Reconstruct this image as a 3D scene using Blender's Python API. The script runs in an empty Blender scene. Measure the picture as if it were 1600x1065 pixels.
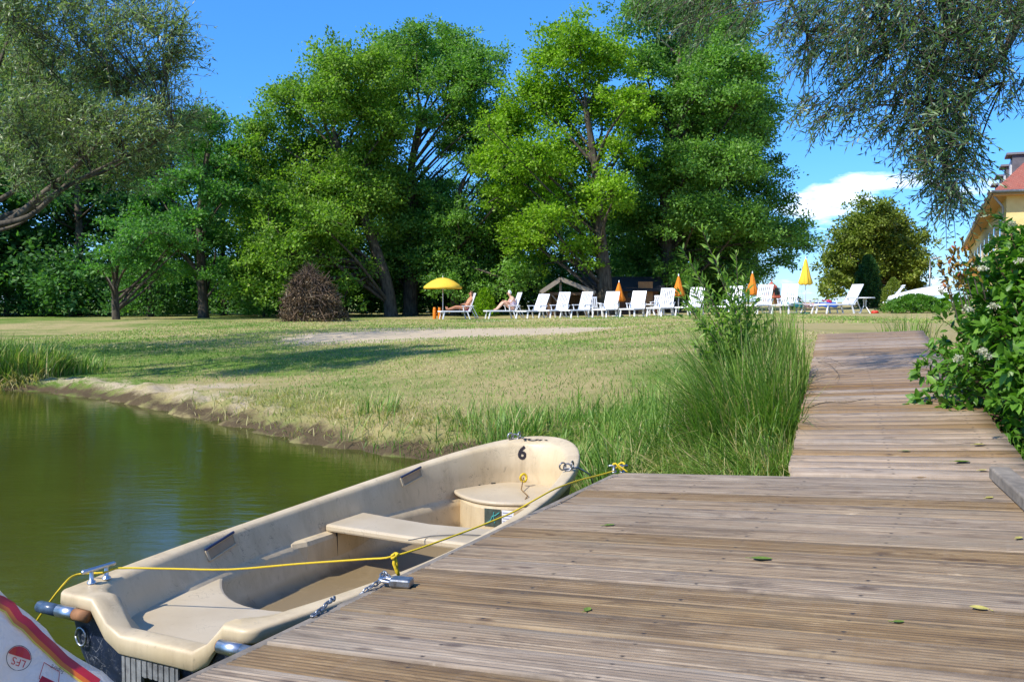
import bpy, bmesh, math, random
import numpy as np
from mathutils import Vector, Matrix, noise
from mathutils.bvhtree import BVHTree
rng = np.random.default_rng(7); random.seed(7)
SC = bpy.context.scene; COL = SC.collection
# ------------------------------------------------------------------ camera
F = 1500.; YH = 470.; CZ = 1.5
pitch = math.atan((532.5-YH)/F)
cam = bpy.data.cameras.new('camera'); camo = bpy.data.objects.new('camera', cam); COL.objects.link(camo)
camo.location = (0, 0, CZ); camo.rotation_euler = (math.pi/2-pitch, 0, 0)
cam.sensor_width = 36; cam.lens = 36*F/1600; cam.clip_start = .05; cam.clip_end = 3000
SC.camera = camo
# ------------------------------------------------------------------ sky, sun, exposure
SUN_EL = math.radians(46); sv = Vector((-.80, -.60, 0)).normalized()
sv = Vector((sv.x*math.cos(SUN_EL), sv.y*math.cos(SUN_EL), math.sin(SUN_EL)))
W = bpy.data.worlds.new('World'); SC.world = W; W.use_nodes = True
SC.view_settings.view_transform = 'Standard'; SC.view_settings.look = 'None'
SC.view_settings.gamma = 1; SC.view_settings.exposure = 1.12
def world():
    nt = W.node_tree; nt.nodes.clear(); N = nt.nodes.new; L = nt.links.new
    out = N('ShaderNodeOutputWorld'); bg = N('ShaderNodeBackground'); L(bg.outputs[0], out.inputs[0])
    sky = N('ShaderNodeTexSky'); sky.sky_type = 'NISHITA'; sky.sun_disc = False
    sky.sun_elevation = SUN_EL; sky.sun_rotation = math.atan2(sv.x, sv.y)
    sky.air_density = 1.1; sky.dust_density = 0.0; sky.ozone_density = 5.0
    tc = N('ShaderNodeTexCoord')
    sep = N('ShaderNodeSeparateXYZ'); L(tc.outputs['Generated'], sep.inputs[0])
    def m(op, a, b=None, c=None):
        n = N('ShaderNodeMath'); n.operation = op
        for i, v in enumerate((a, b, c)):
            if v is None: continue
            if isinstance(v, (int, float)): n.inputs[i].default_value = v
            else: L(v, n.inputs[i])
        return n.outputs[0]
    x, y, z = sep.outputs
    az = m('ARCTAN2', x, y); el = m('ARCSINE', z)
    nz = N('ShaderNodeTexNoise'); nz.inputs['Scale'].default_value = 9; nz.inputs['Detail'].default_value = 7; nz.inputs['Roughness'].default_value = .6
    mp = N('ShaderNodeMapping'); mp.inputs['Scale'].default_value = (1.6, 1.6, 6); L(tc.outputs['Generated'], mp.inputs[0]); L(mp.outputs[0], nz.inputs[0])
    acc = None
    # cloud banks: (azimuth, elevation, half width, half height, tilt, strength)
    for (ca, ce, wa, we, tl, s) in [(.318, .098, .060, .028, .12, .62), (.355, .112, .100, .014, .05, .66), (.44, .105, .07, .012, .1, .30), (.50, .118, .05, .012, .5, .35), (-.273, .312, .03, .009, -.3, .66),
                                    (.34, .03, .2, .03, 0, .22), (-.9, .25, .3, .06, 0, .8), (1.3, .3, .3, .07, 0, 1), (2.4, .4, .5, .1, 0, 1), (-2.2, .35, .5, .08, 0, 1)]:
        da = m('SUBTRACT', az, ca); de = m('SUBTRACT', el, ce); de = m('SUBTRACT', de, m('MULTIPLY', da, tl))
        r = m('ADD', m('POWER', m('DIVIDE', da, wa), 2.), m('POWER', m('DIVIDE', de, we), 2.))
        v = m('MULTIPLY', m('SUBTRACT', 1.0, m('MINIMUM', r, 1.0)), s)
        acc = v if acc is None else m('MAXIMUM', acc, v)
    dens = m('MULTIPLY', m('SUBTRACT', m('ADD', acc, m('MULTIPLY', nz.outputs[0], 1.5)), 1.0), 1.9)
    dens = m('MULTIPLY', dens, m('GREATER_THAN', acc, .001)); 
    cl = N('ShaderNodeClamp'); L(dens, cl.inputs[0])
    sat = N('ShaderNodeHueSaturation'); sat.inputs['Saturation'].default_value = 1.12; tn = N('ShaderNodeMixRGB'); tn.blend_type = 'MULTIPLY'; tn.inputs[0].default_value = 1; L(sky.outputs[0], tn.inputs[1])
    hz = N('ShaderNodeValToRGB'); L(el, hz.inputs[0]); hz.color_ramp.elements[0].color = (.27, .40, .66, 1); hz.color_ramp.elements[0].position = 0; hz.color_ramp.elements[1].color = (.50, .61, .76, 1); hz.color_ramp.elements[1].position = .45
    L(hz.outputs[0], tn.inputs[2]); L(tn.outputs[0], sat.inputs['Color'])
    mx = N('ShaderNodeMixRGB'); L(cl.outputs[0], mx.inputs[0]); L(sat.outputs[0], mx.inputs[1]); mx.inputs[2].default_value = (7.5, 7.6, 7.9, 1)
    L(mx.outputs[0], bg.inputs[0]); bg.inputs[1].default_value = .15
world()
sl = bpy.data.lights.new('sun', 'SUN'); sl.energy = 3.1; sl.angle = math.radians(.6); sl.color = (1, .95, .86)
so = bpy.data.objects.new('sun', sl); COL.objects.link(so); so.rotation_euler = sv.to_track_quat('Z', 'Y').to_euler()
SC.cycles.max_bounces = 8; SC.cycles.diffuse_bounces = 5; SC.cycles.transparent_max_bounces = 4; SC.cycles.caustics_reflective = False; SC.cycles.caustics_refractive = False
SC.cycles.sample_clamp_indirect = 6
# ------------------------------------------------------------------ pixel rays (photograph pixels, 1600 wide) to turn measurements into world points
fw = np.array([0, math.cos(pitch), -math.sin(pitch)]); upv = np.array([0, math.sin(pitch), math.cos(pitch)]); rt = np.array([1., 0, 0]); CAM = np.array([0, 0, CZ])
def ray(px, py):
    d = fw*F+rt*(px-800)+upv*(532.5-py); return d/np.linalg.norm(d)
def atz(px, py, z): d = ray(px, py); return CAM+d*((z-CZ)/d[2])
def aty(px, py, y): d = ray(px, py); return CAM+d*(y/d[1])
BV = -ray(-2300, 670); EV = ray(1578, 446); NV = np.cross(BV, EV); NV /= np.linalg.norm(NV); DH = .9
def deckpt(px, py): d = ray(px, py); return CAM+d*(-DH/(d@NV))
def deckz(x, y): return CZ+(-DH-NV[0]*x-NV[1]*y)/NV[2]
# ------------------------------------------------------------------ objects
def link(o, parent=None):
    COL.objects.link(o)
    if parent is not None: o.parent = parent
    return o
def tag(o, label=None, cat=None, group=None, kind=None):
    if label: o['label'] = label
    if cat: o['category'] = cat
    if group: o['group'] = group
    if kind: o['kind'] = kind
    return o
def empty(name, loc=(0, 0, 0), rz=0, **k):
    o = bpy.data.objects.new(name, None); o.location = loc; o.rotation_euler = (0, 0, rz); o.empty_display_size = .2
    return tag(link(o), **k)
def mobj(name, me, m, parent=None, smooth=True):
    o = bpy.data.objects.new(name, me); me.name = name
    if m is not None: me.materials.append(m)
    if smooth and len(me.polygons): me.polygons.foreach_set('use_smooth', np.ones(len(me.polygons), bool))
    return link(o, parent)
def inv_parent(o):  # child geometry given in world coordinates
    o.matrix_parent_inverse = Matrix.Translation(-Vector(o.parent.location)) if o.parent.rotation_euler.z == 0 else o.parent.matrix_basis.inverted()
    return o
def fast_mesh(V, quads=None, tris=None, attrs=None, pattrs=None):
    me = bpy.data.meshes.new('m'); V = np.asarray(V, np.float32); nq = 0 if quads is None else len(quads); ntr = 0 if tris is None else len(tris)
    me.vertices.add(len(V)); me.vertices.foreach_set('co', V.ravel())
    idx = []; 
    if nq: idx.append(np.asarray(quads, np.int32).ravel())
    if ntr: idx.append(np.asarray(tris, np.int32).ravel())
    idx = np.concatenate(idx); me.loops.add(len(idx)); me.loops.foreach_set('vertex_index', idx)
    me.polygons.add(nq+ntr); st = np.concatenate([np.arange(nq)*4, nq*4+np.arange(ntr)*3]).astype(np.int32)
    me.polygons.foreach_set('loop_start', st)
    me.update(calc_edges=True)
    for dom, A in (('FACE', attrs), ('POINT', pattrs)):
        for k, v in (A or {}).items():
            v = np.asarray(v, np.float32)
            if v.ndim == 1: a = me.attributes.new(k, 'FLOAT', dom); a.data.foreach_set('value', v)
            else: a = me.attributes.new(k, 'FLOAT_VECTOR', dom); a.data.foreach_set('vector', v.ravel())
    return me
class MB:
    def __init__(s): s.v = []; s.f = []
    def add(s, V, Fs):
        b = len(s.v); s.v += [tuple(map(float, p)) for p in V]; s.f += [tuple(b+i for i in f) for f in Fs]; return s
    def box(s, c, d, R=None, taper=1.0):
        x, y, z = d[0]/2, d[1]/2, d[2]/2
        P = [Vector((sx*x*(taper if sz > 0 else 1), sy*y*(taper if sz > 0 else 1), sz*z)) for sz in (-1, 1) for sy in (-1, 1) for sx in (-1, 1)]
        if R is not None: P = [R @ p for p in P]
        P = [p+Vector(c) for p in P]
        return s.add(P, [(0, 2, 3, 1), (4, 5, 7, 6), (0, 1, 5, 4), (2, 6, 7, 3), (0, 4, 6, 2), (1, 3, 7, 5)])
    def bar(s, a, b, w, h):   # rectangular bar from a to b
        a = Vector(a); b = Vector(b); d = b-a; q = d.to_track_quat('Y', 'Z').to_matrix()
        return s.box((a+b)/2, (w, d.length, h), q)
    def tube(s, pts, rad, seg=6, cap=True):
        pts = [Vector(p) for p in pts]; n = len(pts); rad = [rad]*n if isinstance(rad, (int, float)) else rad
        ring = []; u = None
        for i, p in enumerate(pts):
            d = (pts[min(i+1, n-1)]-pts[max(i-1, 0)]).normalized()
            if u is None: u = d.orthogonal().normalized()
            else:
                u = u-d*u.dot(d); u = u.normalized() if u.length > 1e-5 else d.orthogonal().normalized()
            w = d.cross(u)
            ring.append([p+(u*math.cos(2*math.pi*k/seg)+w*math.sin(2*math.pi*k/seg))*rad[i] for k in range(seg)])
        V = [q for r in ring for q in r]; Fs = []
        for i in range(n-1):
            for k in range(seg):
                a = i*seg+k; b = i*seg+(k+1) % seg; Fs.append((a, b, b+seg, a+seg))
        if cap: Fs += [tuple(range(seg))[::-1], tuple((n-1)*seg+k for k in range(seg))]
        return s.add(V, Fs)
    def lathe(s, prof, c=(0, 0, 0), seg=16, wob=0):
        V = []; n = len(prof)
        for r, z in prof:
            for k in range(seg):
                a = 2*math.pi*k/seg; rr = r*(1+wob*(1 if k % 2 else -1)); V.append((c[0]+rr*math.cos(a), c[1]+rr*math.sin(a), c[2]+z))
        Fs = [(i*seg+k, i*seg+(k+1) % seg, (i+1)*seg+(k+1) % seg, (i+1)*seg+k) for i in range(n-1) for k in range(seg)]
        return s.add(V, Fs)
    def prism(s, poly, z0, z1):
        n = len(poly); V = [(p[0], p[1], z0) for p in poly]+[(p[0], p[1], z1) for p in poly]
        return s.add(V, [tuple(range(n))[::-1], tuple(range(n, 2*n))]+[(i, (i+1) % n, n+(i+1) % n, n+i) for i in range(n)])
    def loft(s, rings, closed=True, capa=False, capb=False):
        n = len(rings[0]); V = [q for r in rings for q in r]; Fs = []
        for i in range(len(rings)-1):
            for k in range(n if closed else n-1):
                a = i*n+k; b = i*n+(k+1) % n; Fs.append((a, b, b+n, a+n))
        if capa: Fs.append(tuple(range(n))[::-1])
        if capb: Fs.append(tuple((len(rings)-1)*n+k for k in range(n)))
        return s.add(V, Fs)
    def mesh(s):
        me = bpy.data.meshes.new('m'); me.from_pydata(s.v, [], s.f); me.update(); return me
    def build(s, name, m, parent=None, bevel=0, smooth=False, world=False, fix=True):
        me = s.mesh()
        if fix:
            bm = bmesh.new(); bm.from_mesh(me); bmesh.ops.recalc_face_normals(bm, faces=bm.faces); bm.to_mesh(me); bm.free()
        o = mobj(name, me, m, parent, smooth)
        if world and parent is not None: inv_parent(o)
        if bevel:
            b = o.modifiers.new('b', 'BEVEL'); b.width = bevel; b.segments = 2; b.limit_method = 'ANGLE'; b.angle_limit = math.radians(40)
        return o
def copy_tree(o, parent=None):
    c = o.copy(); COL.objects.link(c)
    if parent is not None: c.parent = parent; c.matrix_parent_inverse = o.matrix_parent_inverse.copy()
    for ch in list(o.children): copy_tree(ch, c)
    return c
# ------------------------------------------------------------------ materials
class NT:
    def __init__(s, name):
        s.m = bpy.data.materials.new(name); s.m.use_nodes = True; s.t = s.m.node_tree; s.t.nodes.clear()
        s.out = s.N('ShaderNodeOutputMaterial')
    def N(s, ty, **kw):
        n = s.t.nodes.new(ty)
        for k, v in kw.items():
            k2 = int(k[1:]) if k[0] == 'i' and k[1:].isdigit() else k
            if isinstance(k2, int) or k2 in n.inputs: s.set(n.inputs[k2], v)
            else: setattr(n, k, v)
        return n
    def set(s, sock, v):
        if isinstance(v, bpy.types.NodeSocket): s.t.links.new(v, sock)
        elif isinstance(v, (tuple, list)) and len(v) == 3 and sock.type == 'RGBA': sock.default_value = (*v, 1)
        else: sock.default_value = v
    def math(s, op, a, b=0., c=0.):
        n = s.N('ShaderNodeMath', operation=op); s.set(n.inputs[0], a); s.set(n.inputs[1], b); s.set(n.inputs[2], c); return n.outputs[0]
    def mix(s, f, a, b, bt='MIX'):
        n = s.N('ShaderNodeMixRGB', blend_type=bt); s.set(n.inputs[0], f); s.set(n.inputs[1], a); s.set(n.inputs[2], b); return n.outputs[0]
    def ramp(s, f, stops):
        n = s.N('ShaderNodeValToRGB'); s.set(n.inputs[0], f); e = n.color_ramp.elements
        while len(e) < len(stops): e.new(.5)
        for i, (p, c) in enumerate(stops): e[i].position = p; e[i].color = (*c, 1) if len(c) == 3 else c
        return n.outputs[0]
    def attr(s, nm): return s.N('ShaderNodeAttribute', attribute_name=nm)
    def coord(s, scale=(1, 1, 1), src=None):
        tc = s.N('ShaderNodeTexCoord').outputs['Object'] if src is None else src
        mp = s.N('ShaderNodeMapping'); s.set(mp.inputs[0], tc); mp.inputs['Scale'].default_value = scale; return mp.outputs[0]
    def noise(s, sc, vec=None, det=5, rough=.55, dist=0):
        n = s.N('ShaderNodeTexNoise', Scale=sc, Detail=det, Roughness=rough, Distortion=dist)
        s.set(n.inputs['Vector'], vec if vec is not None else s.coord()); return n.outputs[0]
    def bsdf(s, col, rough=.6, spec=.4, metal=0, bump=None, bs=.3, bd=.01, trans=None, tcol=None, **kw):
        p = s.N('ShaderNodeBsdfPrincipled'); s.set(p.inputs['Base Color'], col); s.set(p.inputs['Roughness'], rough)
        s.set(p.inputs['Specular IOR Level'], spec); s.set(p.inputs['Metallic'], metal)
        for k, v in kw.items(): s.set(p.inputs[k.replace('_', ' ')], v)
        if bump is not None:
            b = s.N('ShaderNodeBump', Strength=bs, Distance=bd); s.set(b.inputs['Height'], bump); s.set(p.inputs['Normal'], b.outputs[0])
        o = p.outputs[0]
        if trans:
            t = s.N('ShaderNodeBsdfTranslucent'); s.set(t.inputs[0], tcol if tcol is not None else col)
            mx = s.N('ShaderNodeMixShader'); mx.inputs[0].default_value = trans; s.t.links.new(o, mx.inputs[1]); s.t.links.new(t.outputs[0], mx.inputs[2]); o = mx.outputs[0]
        s.t.links.new(o, s.out.inputs[0]); return s.m
def scratches(n, sc=5., w=.006, seed=0., stretch=(1, 1, 1), amt=.55):
    """thin wandering scratch lines, 0..1"""
    v = n.coord(stretch); a = n.noise(sc, v, 2, .5, 1.8); b = n.noise(sc*1.7, n.coord((1.3, .8, 1.1)), 2, .5, 2.2); m = n.noise(sc*.5, n.coord((1, 1, 1.3)), 4, .7)
    l1 = n.ramp(n.math('ABSOLUTE', n.math('SUBTRACT', a, .5)), [(0, (1, 1, 1)), (w, (0, 0, 0))]); l2 = n.ramp(n.math('ABSOLUTE', n.math('SUBTRACT', b, .47)), [(0, (1, 1, 1)), (w*.8, (0, 0, 0))])
    mk = n.ramp(m, [(amt-.03, (0, 0, 0)), (amt+.05, (1, 1, 1))]); return n.math('MULTIPLY', n.math('MAXIMUM', l1, l2), mk)
def plain(name, col, rough=.5, metal=0, var=.12, sc=30, spec=.4, bump=.15, bd=.002, dirt=None):
    n = NT(name); a = n.noise(sc, det=6); b = n.noise(sc*.13, det=3)
    f = n.math('ADD', n.math('MULTIPLY', a, .6), n.math('MULTIPLY', b, .4))
    c = n.ramp(f, [(.3, tuple(x*(1-var*1.4) for x in col)), (.7, tuple(min(1, x*(1+var)) for x in col))])
    if dirt: c = n.mix(n.ramp(n.noise(sc*.3, det=8, rough=.7), [(.52, (0, 0, 0)), (.72, (1, 1, 1))]), c, dirt)
    return n.bsdf(c, n.math('ADD', n.math('MULTIPLY', b, .25), rough-.12), spec, metal, bump=a, bs=bump, bd=bd)
def leafmat(name, dark, light, trans=.35, tip=None, rough=.5, spec=.3):
    n = NT(name); r = n.attr('rnd').outputs['Fac']
    st = [(0, dark), (.85, light)]+([(1, tip)] if tip else [])
    c = n.ramp(r, st)
    return n.bsdf(c, rough, spec, trans=trans, tcol=n.mix(1., c, (1.25, 1.5, .55), 'MULTIPLY'))
def bark(name, a, b, sc=9):
    n = NT(name); v = n.coord((1, 1, .25)); f = n.noise(sc, v, 8, .65)
    return n.bsdf(n.ramp(f, [(.35, a), (.65, b)]), .9, .15, bump=f, bs=.8, bd=.03)
# ------------------------------------------------------------------ leaves / blades
def nrm(a): return a/np.maximum(np.linalg.norm(a, axis=-1, keepdims=True), 1e-9)
def leaves(name, P, D, Nn, L, Wd, rnd, m, parent=None, fold=0., mid=.45):
    n = len(P); D = nrm(D); S = nrm(np.cross(D, Nn)); U = np.cross(S, D); L = np.broadcast_to(L, n)[:, None]; Wd = np.broadcast_to(Wd, n)[:, None]
    if not fold:
        V = np.stack([P, P+D*L*mid+S*Wd/2, P+D*L, P+D*L*mid-S*Wd/2], 1).reshape(-1, 3)
        Q = np.arange(n*4).reshape(n, 4); R = rnd
    else:   # folded leaf: two halves along the midrib, tip drooping
        tip = P+D*L-U*L*.18
        V = np.stack([P, P+D*L*.5, tip, P+D*L*.28+S*Wd*.46+U*Wd*fold, P+D*L*.66+S*Wd*.40+U*Wd*fold*.7-U*L*.05, P+D*L*.28-S*Wd*.46+U*Wd*fold, P+D*L*.66-S*Wd*.40+U*Wd*fold*.7-U*L*.05], 1).reshape(-1, 3)
        b = np.arange(n)[:, None]*7
        Q = np.concatenate([b+np.array([[0, 3, 4, 1]]), b+np.array([[0, 1, 6, 5]])], 0)
        T = np.concatenate([b+np.array([[1, 4, 2]]), b+np.array([[1, 2, 6]])], 0); R = np.concatenate([rnd]*4)
        me = fast_mesh(V, Q, T, {'rnd': R}); o = mobj(name, me, m, parent, True)
        return inv_parent(o) if parent is not None else o
    me = fast_mesh(V, Q, None, {'rnd': R}); o = mobj(name, me, m, parent, False)
    return inv_parent(o) if parent is not None else o
def blades(name, P, H, lean, Wd, rnd, m, parent=None, seg=4, bend=1.6):
    """arching grass blades: root P, height H, horizontal lean vector (reach)"""
    n = len(P); H = np.asarray(H)[:, None]; t = np.linspace(0, 1, seg+1)
    side = nrm(np.cross(np.concatenate([lean, np.zeros((n, 1))], 1)+rng.normal(0, .02, (n, 3))*[1, 1, 0], [0, 0, 1.]))
    a = rng.uniform(-.9, .9, n)[:, None]; hl = nrm(np.concatenate([lean, np.zeros((n, 1))], 1)+1e-6); side = nrm(side*np.cos(a)+hl*np.sin(a))
    V = []; dr = rng.uniform(.1, .8, n)[:, None]; be = rng.uniform(bend-.3, bend+.6, n)[:, None]
    for k, tt in enumerate(t):
        c = P+np.concatenate([lean*tt**be, H*(tt-dr*np.linalg.norm(lean, axis=1, keepdims=True)/np.maximum(H, .01)*tt**3)], 1)
        w = (np.asarray(Wd)[:, None]/2)*(1-tt**1.8)*(.7+.6*min(tt*3, 1)) if k < seg else 0
        V += [c-side*w, c+side*w] if k < seg else [c]
    V = np.stack(V, 1); m_ = V.shape[1]; V = V.reshape(-1, 3); b = np.arange(n)[:, None]*m_
    Q = np.concatenate([b+np.array([[2*k, 2*k+1, 2*k+3, 2*k+2]]) for k in range(seg-1)], 0)
    T = b+np.array([[2*seg-2, 2*seg-1, 2*seg]])
    me = fast_mesh(V, Q, T, {'rnd': np.concatenate([rnd]*seg)}); o = mobj(name, me, m, parent, True)
    return inv_parent(o) if parent is not None else o
def text_mesh(s, size=1., extrude=0., bold=0.):
    cu = bpy.data.curves.new('t', 'FONT'); cu.body = s; cu.size = size; cu.align_x = 'CENTER'; cu.align_y = 'CENTER'; cu.extrude = extrude; cu.resolution_u = 3; cu.offset = bold
    o = bpy.data.objects.new('t', cu); COL.objects.link(o); dg = bpy.context.evaluated_depsgraph_get(); me = bpy.data.meshes.new_from_object(o.evaluated_get(dg))
    bpy.data.objects.remove(o); return me
def skin_body(name, nodes, edges, m, parent, sub=2, root=0):
    me = bpy.data.meshes.new(name); me.from_pydata([n[0] for n in nodes], edges, []); o = bpy.data.objects.new(name, me); COL.objects.link(o)
    o.modifiers.new('s', 'SKIN')
    for i, n in enumerate(nodes):
        r = n[1]; me.skin_vertices[0].data[i].radius = (r, r) if isinstance(r, float) else r
        me.skin_vertices[0].data[i].use_root = (i == root)
    ss = o.modifiers.new('u', 'SUBSURF'); ss.levels = sub; ss.render_levels = sub
    dg = bpy.context.evaluated_depsgraph_get(); me2 = bpy.data.meshes.new_from_object(o.evaluated_get(dg)); bpy.data.objects.remove(o)
    return mobj(name, me2, m, parent, True)
# ------------------------------------------------------------------ terrain and water
SH = [(-60, 8), (-40, 13), (-25, 16.2), (-14, 17.0)]
for px, py in [(0, 609), (60, 612), (130, 620), (230, 636), (330, 659), (430, 684), (520, 701), (600, 712), (700, 724), (800, 737), (880, 748)]:
    p = atz(px, py, 0); SH.append((p[0], p[1]))
SH += [(.75, 6.9), (.85, 6.0), (1.0, 5.1), (1.6, 4.3), (2.6, 3.9), (4.2, 3.3), (8, 1.5), (16, -2), (40, -10), (120, -25)]
SHA = np.array(SH, float); POLY = np.array(SH+[(400, -25), (400, 700), (-400, 700), (-400, 8)], float)
def shore_d(x, y):
    x = np.atleast_1d(np.asarray(x, float)); y = np.atleast_1d(np.asarray(y, float)); best = np.full(x.shape, 1e9)
    for a, b in zip(SHA[:-1], SHA[1:]):
        d = b-a; t = np.clip(((x-a[0])*d[0]+(y-a[1])*d[1])/(d@d), 0, 1); best = np.minimum(best, np.hypot(x-a[0]-t*d[0], y-a[1]-t*d[1]))
    ins = np.zeros(x.shape, bool); n = len(POLY)
    for i in range(n):
        x1, y1 = POLY[i]; x2, y2 = POLY[(i+1) % n]
        if y1 == y2: continue
        c = ((y1 > y) != (y2 > y)) & (x < (x2-x1)*(y-y1)/(y2-y1)+x1); ins ^= c
    return np.where(ins, best, -best)
CT = np.array([(-30, 25, .35), (-30, 45, .5), (-30, 80, .6), (-12, 19, .28), (-8, 17.5, .2), (-12, 28, .42), (-12, 45, .57), (-5, 14, .26), (-5, 20, .42), (-4, 30, .55), (-3, 45, .6), (-2, 10.6, .3), (0, 9.6, .34), (0, 12, .48), (0, 20, .62),
               (0, 30, .66), (2, 45, .66), (1.5, 8.5, .42), (1.3, 6.5, .30), (1.6, 5.4, .28), (2.4, 5.4, .3), (3.0, 8, .62), (2.2, 9.5, .62), (3.4, 10, .8), (4.5, 12.3, 1.06), (3.2, 12.5, .86), (2, 14, .74), (8, 12.5, 1.08), (5, 18, .98), (8, 25, .95), (7, 44, .8), (12, 42, .95),
               (16, 44, 1.0), (22, 44, 1.03), (3.8, 6, .5), (3.8, 8, .72), (5, 6, .6), (7, 7, .8), (12, 10, 1.0), (25, 20, 1.05), (30, 50, 1.0), (-10, 80, .6), (10, 80, .85), (40, 90, 1.0), (0, 200, .8), (-100, 100, .6), (100, 100, 1.)], float)
def gz(x, y):
    x = np.atleast_1d(np.asarray(x, float)); y = np.atleast_1d(np.asarray(y, float)); sg = .09*np.maximum(np.abs(y), 3)+.35
    w = np.exp(-np.minimum(((x[:, None]-CT[:, 0])**2+(y[:, None]-CT[:, 1])**2)/(2*sg[:, None]**2), 60))+1e-12/(1+(x[:, None]-CT[:, 0])**2+(y[:, None]-CT[:, 1])**2)
    base = (w*CT[:, 2]).sum(1)/w.sum(1); d = shore_d(x, y)
    k = np.clip((d)/.5, 0, 1); rise = .55*(k*k*(3-2*k))+.45*np.clip(d/3.2, 0, 1)
    z = np.where(d > 0, .015+base*rise, np.maximum(-.55, d*.45))
    return z
def gz1(x, y): return float(gz(x, y)[0])
xs = np.unique(np.round(np.concatenate([np.linspace(-300, -32, 16), np.linspace(-30, -12, 60), np.linspace(-12, 7, 250), np.linspace(7.2, 30, 70), np.linspace(33, 320, 16)]), 3))
ys = np.unique(np.round(np.concatenate([np.linspace(-60, 2, 12), np.linspace(2.5, 18, 230), np.linspace(18.2, 60, 110), np.linspace(62, 130, 20), np.linspace(150, 900, 14)]), 3))
GX, GY = np.meshgrid(xs, ys); gx = GX.ravel(); gy = GY.ravel(); z = gz(gx, gy); d = shore_d(gx, gy)
nzv = np.array([noise.fractal((a*2.2, b*2.2, .3), 1., 2.1, 4) if abs(dd) < 6 and b < 30 else 0 for a, b, dd in zip(gx, gy, d)])
nz2 = np.array([noise.fractal((a*.5, b*.5, 5.3), 1., 2.1, 3) if b < 130 else 0 for a, b in zip(gx, gy)])
bank = np.exp(-((d-.45)/.55)**2)*(gx > -8)
z = z+nzv*(.014+.095*bank)*(d > -.3)+nz2*.02*(d > 1)
# masks that belong to the ground itself: bare sand, dry straw, mud
sand = np.exp(-((gy-(26.5+.2*(gx+2)))/3.6)**2)*np.exp(-((gx+1.4)/4.8)**4)*1.4
sand = np.maximum(sand, np.exp(-((gy-31)/2.5)**2)*np.exp(-((gx+3.5)/3.)**2)*.8)
sand = np.maximum(sand, .95*np.exp(-((gy-(40.3+.0*gx))/1.3)**2)*np.clip((gx+3)/2, 0, 1)*np.clip((9.5-gx)/2, 0, 1))
bk = np.clip(1-np.abs(d-.55)/1.0, 0, 1)*np.clip((gy-6.8)/1.0, 0, 1)
sand = np.maximum(sand, bk*np.clip((-gx-1.0)/2.5, .15, 1)*.66)
sand = np.maximum(sand, .8*np.exp(-((gx+4.9)/1.6)**2-((gy-14.4)/.8)**2))
mud = np.clip(1-np.abs(d-.12)/.4, 0, 1)
dry = np.clip(.74+.10*(gx+6)/6-.55*np.exp(-((gx+11)/6)**2-((gy-19)/9)**2)+.25*np.exp(-((gy-34)/9)**2)-.5*np.exp(-((gx-2)/2.)**2-((gy-8)/3)**2)+nz2*.35, 0, 1)
nx_, ny_ = len(xs), len(ys); ii = np.arange(nx_*ny_).reshape(ny_, nx_)
Q = np.stack([ii[:-1, :-1], ii[:-1, 1:], ii[1:, 1:], ii[1:, :-1]], -1).reshape(-1, 4)
def ground_mat():
    n = NT('lawn'); v = n.coord()
    big = n.noise(.32, n.coord((1, .8, 1)), 6, .65); mid = n.noise(3.2, v, 6, .65); fine = n.noise(38, v, 6, .75)
    dr = n.math('ADD', n.attr('dry').outputs['Fac'], n.math('MULTIPLY', n.math('SUBTRACT', n.math('ADD', n.math('MULTIPLY', big, .7), n.math('MULTIPLY', mid, .3)), .5), 3.4))
    green = n.mix(fine, (.05, .10, .014), (.20, .30, .05)); straw = n.mix(fine, (.25, .20, .08), (.52, .43, .20))
    c = n.mix(n.ramp(dr, [(.3, (0, 0, 0)), (.95, (1, 1, 1))]), green, straw)
    sd = n.math('ADD', n.attr('sand').outputs['Fac'], n.math('MULTIPLY', n.math('SUBTRACT', n.math('ADD', n.math('MULTIPLY', mid, .6), n.math('MULTIPLY', fine, .4)), .52), 1.8))
    sc = n.mix(fine, (.36, .27, .16), (.70, .58, .41))
    c = n.mix(n.ramp(sd, [(.42, (0, 0, 0)), (.72, (1, 1, 1))]), c, sc)
    md = n.math('ADD', n.attr('mud').outputs['Fac'], n.math('MULTIPLY', n.math('SUBTRACT', mid, .5), 1.6))
    c = n.mix(n.ramp(md, [(.4, (0, 0, 0)), (.8, (1, 1, 1))]), c, n.mix(fine, (.05, .035, .018), (.17, .125, .07)))
    h = n.math('ADD', fine, n.math('MULTIPLY', mid, 1.2))
    return n.bsdf(c, .95, .1, bump=h, bs=.9, bd=.035)
G = mobj('ground', fast_mesh(np.stack([gx, gy, z], 1), Q, None, None, {'sand': sand, 'dry': dry, 'mud': mud}), ground_mat()); tag(G, kind='structure')
GB = BVHTree.FromPolygons([tuple(v) for v in np.stack([gx, gy, z], 1)], [tuple(q) for q in Q])
def ground_at(x, y):
    h = GB.ray_cast(Vector((x, y, 20)), Vector((0, 0, -1))); return h[0].z if h[0] else gz1(x, y)
def water_mat():
    n = NT('pond_water'); v = n.coord((1, 1, 1))
    a = n.noise(5.5, n.coord((.55, 1.5, 1)), 5, .6, .4); b = n.noise(1.1, n.coord((.5, 1.2, 1)), 3, .5)
    h = n.math('ADD', n.math('MULTIPLY', a, .55), n.math('MULTIPLY', b, .6))
    c = n.mix(n.noise(.5, v, 4), (.032, .040, .005), (.060, .070, .010))
    c = n.mix(n.ramp(n.N('ShaderNodeTexVoronoi', Scale=2.2).outputs['Distance'], [(.0, (1, 1, 1)), (.018, (0, 0, 0))]), c, (.4, .42, .25))
    return n.bsdf(c, .02, .2, bump=h, bs=.09, bd=.05, IOR=1.33)
wm = MB(); wx = [-320, -60, -10, 10, 60, 320]; wy = [-150, 0, 20, 60]
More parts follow.
